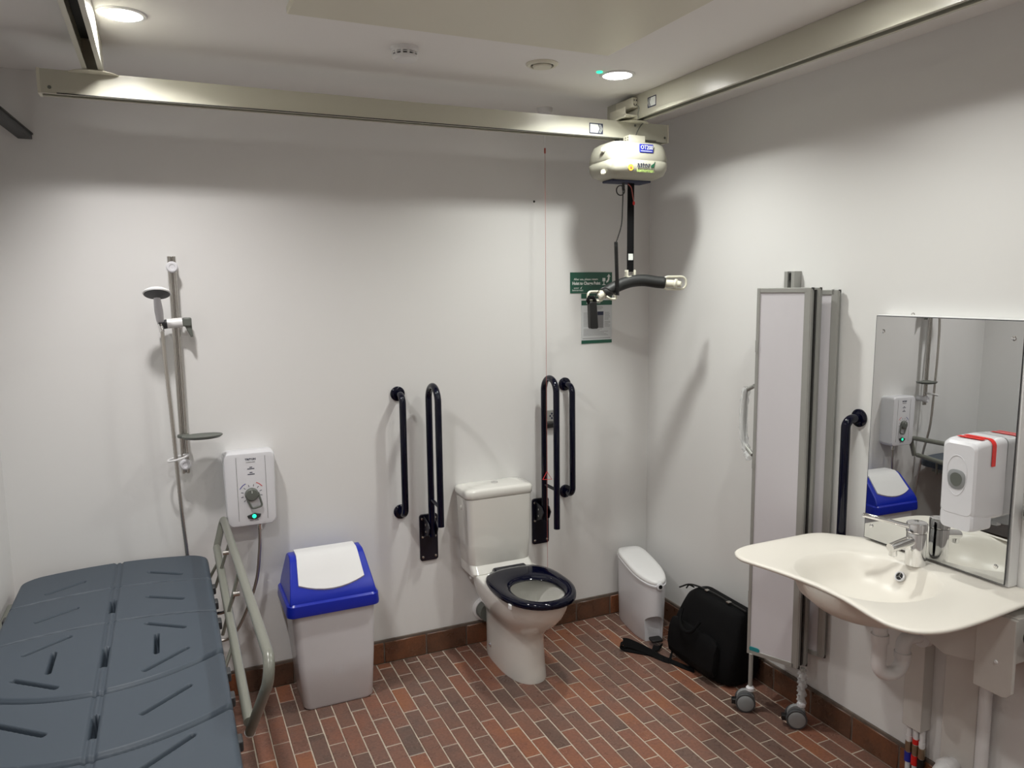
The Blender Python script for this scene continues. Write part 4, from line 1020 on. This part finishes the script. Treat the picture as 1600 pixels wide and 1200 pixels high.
def smooth_closed(P, n):
    P = [Vector((a, b, 0)) for a, b in P]; N = len(P); out = []
    for i in range(N):
        p0, p1, p2, p3 = P[i - 1], P[i], P[(i + 1) % N], P[(i + 2) % N]
        for k in range(n):
            q = k / n
            out.append(0.5 * (2 * p1 + (p2 - p0) * q + (2 * p0 - 5 * p1 + 4 * p2 - p3) * q * q + (3 * p1 - p0 - 3 * p2 + p3) * q ** 3))
    return out
OUTS = resample([tuple(p) for p in smooth_closed(OUT, 8)], 120)
def O(dx, z, r_=0):
    out = []; n = len(OUTS)
    for k in range(n):
        a, b = OUTS[k - 1], OUTS[(k + 1) % n]; tx, ty = b[0] - a[0], b[1] - a[1]; l_ = math.hypot(tx, ty)
        nx_, ny_ = ty / l_, -tx / l_
        if nx_ * (-0.34 - OUTS[k][0]) + ny_ * (-1.82 - OUTS[k][1]) < 0: nx_, ny_ = -nx_, -ny_
        out.append((OUTS[k][0] + nx_ * dx, OUTS[k][1] + ny_ * dx, z))
    return out
bc = (-0.352, -1.822)
base_r = O(0.0, BZ0)
rings = [to_ellipse(base_r, bc[0] + 0.03, bc[1], 0.035, 0.035, 0.742), to_ellipse(base_r, bc[0] + 0.02, bc[1], 0.09, 0.10, 0.748), to_ellipse(base_r, bc[0] + 0.01, bc[1], 0.165, 0.175, 0.775), to_ellipse(base_r, bc[0], bc[1], 0.208, 0.222, 0.820),
         to_ellipse(base_r, bc[0], bc[1], 0.226, 0.245, 0.868), O(0.012, 0.879), O(0.003, 0.881), O(0, 0.886), O(0.001, 0.890), O(0.006, 0.8935), O(0.022, 0.892)]
for hx, hy, z in ((0.229, 0.232, 0.8910), (0.222, 0.228, 0.8880), (0.212, 0.215, 0.8800), (0.195, 0.195, 0.8550), (0.165, 0.165, 0.8150), (0.12, 0.12, 0.7850), (0.06, 0.06, 0.7720), (0.024, 0.024, 0.7690)):
    rings.append(to_ellipse(base_r, bc[0] + (0.222 - hx) * 0.12, bc[1], hx, hy, z, 2.15))
MB().loft(rings).build('bowl', M['basin'], t, ang=60)
MB().lathe([(0.022, 0), (0.022, 0.003), (0.012, 0.001)], (bc[0] + 0.03, bc[1], 0.7705), (0, 0, 1), 22).build('drain', M['chrome'], t)
oc = Vector((-0.168, -1.809, 0.847)); oa = Vector((-0.85, 0.0, 0.50)).normalized()
ov = MB().lathe([(0.018, -0.005), (0.018, 0.003), (0.0142, 0.0035), (0.013, 0.001)], oc, oa, 26, caps=False).build('overflow_ring', M['cool_white'], t)
MB().lathe([(0.0138, -0.002), (0.0138, 0.0005)], oc, oa, 22).build('overflow_hole', M['black'], ov)
MB().lathe([(0.0035, 0), (0.0035, 0.003)], oc, oa, 10).build('overflow_hub', M['chrome'], ov)
ou = oa.orthogonal().normalized(); ow = oa.cross(ou)
for k in range(3):
    a = 2 * PI * k / 3 + 0.4; dvv = ou * math.cos(a) + ow * math.sin(a)
    MB().tube([oc + oa * 0.0015, oc + oa * 0.0015 + dvv * 0.0140], 0.0018, 6).build('overflow_spoke', M['chrome'], ov)
# trap below
tr = MB()
cxn, cyn = -0.285, -1.835
tp = fillet([(bc[0] + 0.03, bc[1], 0.755), (cxn, cyn, 0.725), (cxn, cyn, 0.515), (cxn + 0.095, cyn - 0.02, 0.515), (cxn + 0.095, cyn - 0.02, 0.640), (-0.02, cyn - 0.04, 0.640)], [0, 0.01, 0.046, 0.046, 0.03, 0], 10)
trp = tr.tube(tp, 0.025, 20).build('trap', M['white_plastic'], t)
for p, q, r_ in (((cxn, cyn, 0.735), (cxn, cyn, 0.705), 0.033), ((cxn, cyn, 0.668), (cxn, cyn, 0.640), 0.030), ((cxn + 0.095, cyn - 0.02, 0.590), (cxn + 0.095, cyn - 0.02, 0.572), 0.029), ((-0.125, cyn - 0.033, 0.640), (-0.098, cyn - 0.034, 0.640), 0.040)):
    MB().tube([p, q], r_, 22).build('trap_nut', M['white_plastic'] if r_ != 0.033 or p[2] < 0.7 else M['black'], trp)

t2 = thing('mixer_tap', 'chrome monobloc basin tap with a long thin lever', 'tap', (-0.118, -1.828, 0.892))
tc_ = (-0.118, -1.828)
MB().lathe([(0.030, 0), (0.034, 0.002), (0.0335, 0.02), (0.0325, 0.116), (0.0318, 0.118)], (*tc_, 0.8895), (0, 0, 1), 40).build('tap_body', M['chrome'], t2)
cap_ = MB().lathe([(0.0318, 0), (0.0345, 0.002), (0.0345, 0.032), (0.032, 0.036), (0.01, 0.037)], (*tc_, 1.0085), (0, 0, 1), 40).build('tap_head', M['chrome'], t2)
MB().tube([(tc_[0] - 0.02, tc_[1] + 0.001, 0.982), (tc_[0] - 0.120, tc_[1] + 0.008, 0.966)], [0.019, 0.0165], 22).build('spout', M['chrome'], t2)
MB().lathe([(0.0135, 0), (0.0135, 0.026), (0.011, 0.028)], (tc_[0] - 0.106, tc_[1] + 0.007, 0.964), (0, 0, -1), 20).build('aerator', M['chrome'], t2)
lv = [(tc_[0] - 0.026, tc_[1] + 0.010, 1.030), (tc_[0] - 0.060, tc_[1] + 0.026, 1.040), (tc_[0] - 0.10, tc_[1] + 0.048, 1.053), (tc_[0] - 0.150, tc_[1] + 0.085, 1.066), (tc_[0] - 0.162, tc_[1] + 0.092, 1.070)]
MB().tube(spline(lv, 5), [0.0085] * 19 + [0.0075, 0.005], 12).build('lever', M['chrome'], cap_)

# mirror
t3 = thing('wall_mirror', 'rectangular screw-fixed mirror on a white backing box over the washbasin', 'mirror', (0, -1.83, 0.88))
MB().box(-0.043, -0.0003, -2.112, -1.560, 0.893, 1.766).build('backing_box', M['white_plastic'], t3, bevel=0.002)
def mpt(y, z, o=0.0): return (-0.0535 - 0.009 * (y + 1.83) + 0.0137 * (z - 1.33) - o, y, z)
def slab(y0, y1, z0, z1, oa_, ob_):
    return MB().loft([[mpt(y0, z0, o_), mpt(y1, z0, o_), mpt(y1, z1, o_), mpt(y0, z1, o_)] for o_ in (oa_, ob_)])
slab(-2.104, -1.562, 0.904, 1.760, -0.003, 0.0).build('glass', M['mirror'], t3, smooth=False)
slab(-2.1065, -1.5595, 0.902, 1.7625, -0.0035, -0.0007).build('glass_edge', M['darkgrey'], t3, smooth=False)
for yy in (-1.592, -2.074):
    for zz in (0.955, 1.705):
        MB().lathe([(0.008, 0), (0.007, 0.003), (0.003, 0.004)], mpt(yy, zz), (-1, 0, 0), 14).build('mirror_screw', M['chrome'], t3)
MB().tube([(-0.02 , -1.69 + 0.006 * math.cos(a), 1.768 + 0.006 * math.sin(a)) for a in np.linspace(0, PI, 8)], 0.002, 6).build('hanging_eye', M['steel'], t3)

# soap dispenser on the mirror
t4 = thing('soap_dispenser', 'white soap dispenser with an oval grey window taped with red strips', 'soap dispenser', (-0.05, -2.018, 1.1))
def dring(x, s, ss=1.0):
    out = []
    for a, b in rrect(0.0625 * s, 0.130 * ss, 0.020, 6):
        out.append((x, -2.0185 + a, 1.253 + b))
    return out
MB().loft([dring(-0.0482, 1.02, 1.02), dring(-0.075, 1.02, 1.02), dring(-0.130, 1.0, 1.01), dring(-0.165, 0.97, 0.99), dring(-0.182, 0.93, 0.95), dring(-0.189, 0.82, 0.88)]).build('casing', M['cool_white'], t4, ang=30)
def drp(x0, x1): return [(x0, 1.135), (x1, 1.135)]
MB().loft([[(x, -2.0185 + a, 1.118 + b) for a, b in rrect(hwid, 0.030, 0.014, 4)] for x, hwid in ((-0.100, 0.060), (-0.168, 0.060), (-0.182, 0.057), (-0.188, 0.050))]).build('nozzle_shroud', M['cool_white'], t4)
MB().box(-0.135, -0.112, -2.030, -2.007, 1.072, 1.092).build('nozzle', M['cool_white'], t4, bevel=0.003)
wn = MB().loft([[(x, -2.0150 + a * 0.030 * s, 1.258 + b * 0.033 * s) for a, b in [(math.copysign(abs(math.cos(k)) ** 0.75, math.cos(k)), math.copysign(abs(math.sin(k)) ** 0.8, math.sin(k)) * (0.8 if math.sin(k) > 0 else 1.15)) for k in np.linspace(0, 2 * PI, 28, endpoint=False)]] for x, s in ((-0.184, 1.0), (-0.1905, 1.0), (-0.1915, 0.92))]).build('window_bezel', M['castor'], t4)
MB().loft([[(x, -2.0150 + a * 0.020, 1.256 + b * 0.023) for a, b in [(math.cos(k), math.sin(k) * (0.8 if math.sin(k) > 0 else 1.15)) for k in np.linspace(0, 2 * PI, 24, endpoint=False)]] for x in (-0.190, -0.1925)]).build('window', M['grey'], wn)
MB().tube([(-0.1892, -2.0150 + 0.034 * math.cos(k), 1.275 + (0.056 if math.sin(k) > 0 else 0.075) * math.sin(k)) for k in np.linspace(0, 2 * PI, 40, endpoint=False)], 0.0012, 6, closed=True).build('moulded_outline', M['cool_white'], t4)
tape = fillet([(-0.115, -2.0835, 1.300), (-0.115, -2.0835, 1.3865), (-0.115, -1.985, 1.3865)], 0.022, 8)
rt = []
for p in tape:
    rt.append([(p.x + 0.009, p.y, p.z), (p.x - 0.009, p.y, p.z)])
vs = []; fs = []
for i, p in enumerate(tape):
    nrm = Vector((0, -1, 0)) if i == 0 else (Vector((0, 0, 1)) if i == len(tape) - 1 else Vector((0, -math.cos((i - 1) / (len(tape) - 3) * PI / 2), math.sin((i - 1) / (len(tape) - 3) * PI / 2))))
    for s_, o_ in ((0.009, 0.0), (-0.009, 0.0), (-0.009, 0.0014), (0.009, 0.0014)): vs.append((p.x + s_, p.y + nrm.y * o_, p.z + nrm.z * o_))
rs_ = [vs[i * 4:i * 4 + 4] for i in range(len(tape))]
MB().loft(rs_).build('tape', M['red'], t4)
MB().loft([[(x + 0.050 if False else x, y, z + 0.0) for x, y, z in r] for r in [[(a - 0.035 * (i / len(rs_)), b, c) for a, b, c in r] for i, r in enumerate(rs_)][8:]]).build('tape', M['red'], t4)

t4.location.x -= 0.0045
# small white lock box at the far right edge, hose and things below
t5 = thing('wall_bracket', 'small white wall bracket right of the mirror at the picture edge', 'bracket', (0, -2.125, 1.16))
MB().box(-0.030, -0.0003, -2.20, -2.128, 1.125, 1.175).build('body', M['alu'], t5, bevel=0.003)
MB().box(-0.034, -0.030, -2.15, -2.136, 1.14, 1.162).build('slot', M['black'], t5)

# adjustable basin carrier under the basin
t6 = thing('basin_carrier', 'white basin support housing with angled cover plates under the washbasin', 'basin support', (0, -2.0, 0.7))
MB().prism([(-1.880, 0.849), (-2.215, 0.849), (-2.215, 0.70), (-2.10, 0.655), (-1.98, 0.628), (-1.880, 0.665)], lambda a, b, d: (d, a, b), -0.150, -0.0003).build('housing', M['carrier'], t6, bevel=0.003, smooth=False)
MB().prism([(-2.095, 0.845), (-2.218, 0.845), (-2.218, 0.605), (-2.205, 0.588), (-2.190, 0.583), (-2.095, 0.583)], lambda a, b, d: (d, a, b), -0.165, -0.1505).build('cover_plate', M['carrier'], t6, bevel=0.002, smooth=False)
MB().lathe([(0.007, 0), (0.005, 0.003)], (-0.165, -2.165, 0.69), (-1, 0, 0), 12).build('screw', M['white_plastic'], t6)
MB().box(-0.055, -0.0003, -1.842, -1.765, 0.235, 0.60).build('pipe_cover', M['carrier'], t6, bevel=0.002)
MB().box(-0.030, -0.0003, -2.030, -1.905, 0.02, 0.65).build('back_cover', M['carrier'], t6, bevel=0.002)
t7 = thing('supply_pipes', 'white supply pipes with red and blue tapped valves below the pipe cover', 'pipes', (-0.06, -1.82, 0.1))
for k, (yy, c1, c2, zt) in enumerate(((-1.780, 'white_plastic', 'royal', 0.10), (-1.808, 'red', 'red', 0.10), (-1.834, 'white_plastic', 'black', 0.10))):
    pp = MB().tube([(-0.030, yy, 0.002), (-0.030, yy, 0.2345)], 0.0095, 12).build('pipe', M['white_plastic'], t7)
    MB().tube([(-0.030, yy, 0.125), (-0.030, yy, 0.165)], 0.0125, 12).build('valve', M['brass'], pp)
    MB().tube([(-0.030, yy, 0.168), (-0.030, yy, 0.188)], 0.0115, 12).build('marker', M[c1], pp)
    MB().tube([(-0.030, yy, 0.085), (-0.030, yy, 0.122)], 0.0135, 12).build('marker', M[c2], pp)
t8 = thing('waste_pipe', 'white plastic waste pipe elbow low on the wall beneath the basin', 'pipe', (-0.06, -1.95, 0.17))
MB().tube(fillet([(-0.0305, -1.960, 0.175), (-0.110, -1.960, 0.175), (-0.110, -1.960, 0.01)], 0.03, 8), 0.027, 20).build('pipe', M['white_plastic'], t8)
MB().tube([(-0.055, -1.960, 0.175), (-0.082, -1.960, 0.175)], 0.034, 20).build('nut', M['white_plastic'], t8)
t9 = thing('flexible_hose', 'ribbed white flexible hose hanging down beside the basin carrier', 'hose', (-0.04, -2.062, 0.3))
fh = [(-0.040, -2.062, 0.60 - 0.005 * k) for k in range(118)]
MB().tube(fh, [0.019 + 0.0022 * (k % 2) for k in range(118)], 16).build('hose', M['white_plastic'], t9, ang=80)
t10 = thing('cable_bundle', 'black cable loop hanging under the right end of the washbasin', 'cable', (-0.06, -2.24, 0.8))
MB().tube(spline([(-0.004, -2.26, 0.86), (-0.08, -2.262, 0.862), (-0.15, -2.258, 0.84), (-0.17, -2.256, 0.80), (-0.12, -2.262, 0.76), (-0.06, -2.266, 0.70), (-0.004, -2.27, 0.66)], 8), 0.010, 10).build('cable', M['black'], t10)
MB().tube(spline([(-0.004, -2.262, 0.82), (-0.09, -2.258, 0.815), (-0.15, -2.256, 0.82)], 8), 0.005, 8).build('cable', M['black'], t10)
MB().box(-0.10, -0.0003, -2.40, -2.236, 0.62, 0.84).build('control_box', M['white_plastic'], t10, bevel=0.004)
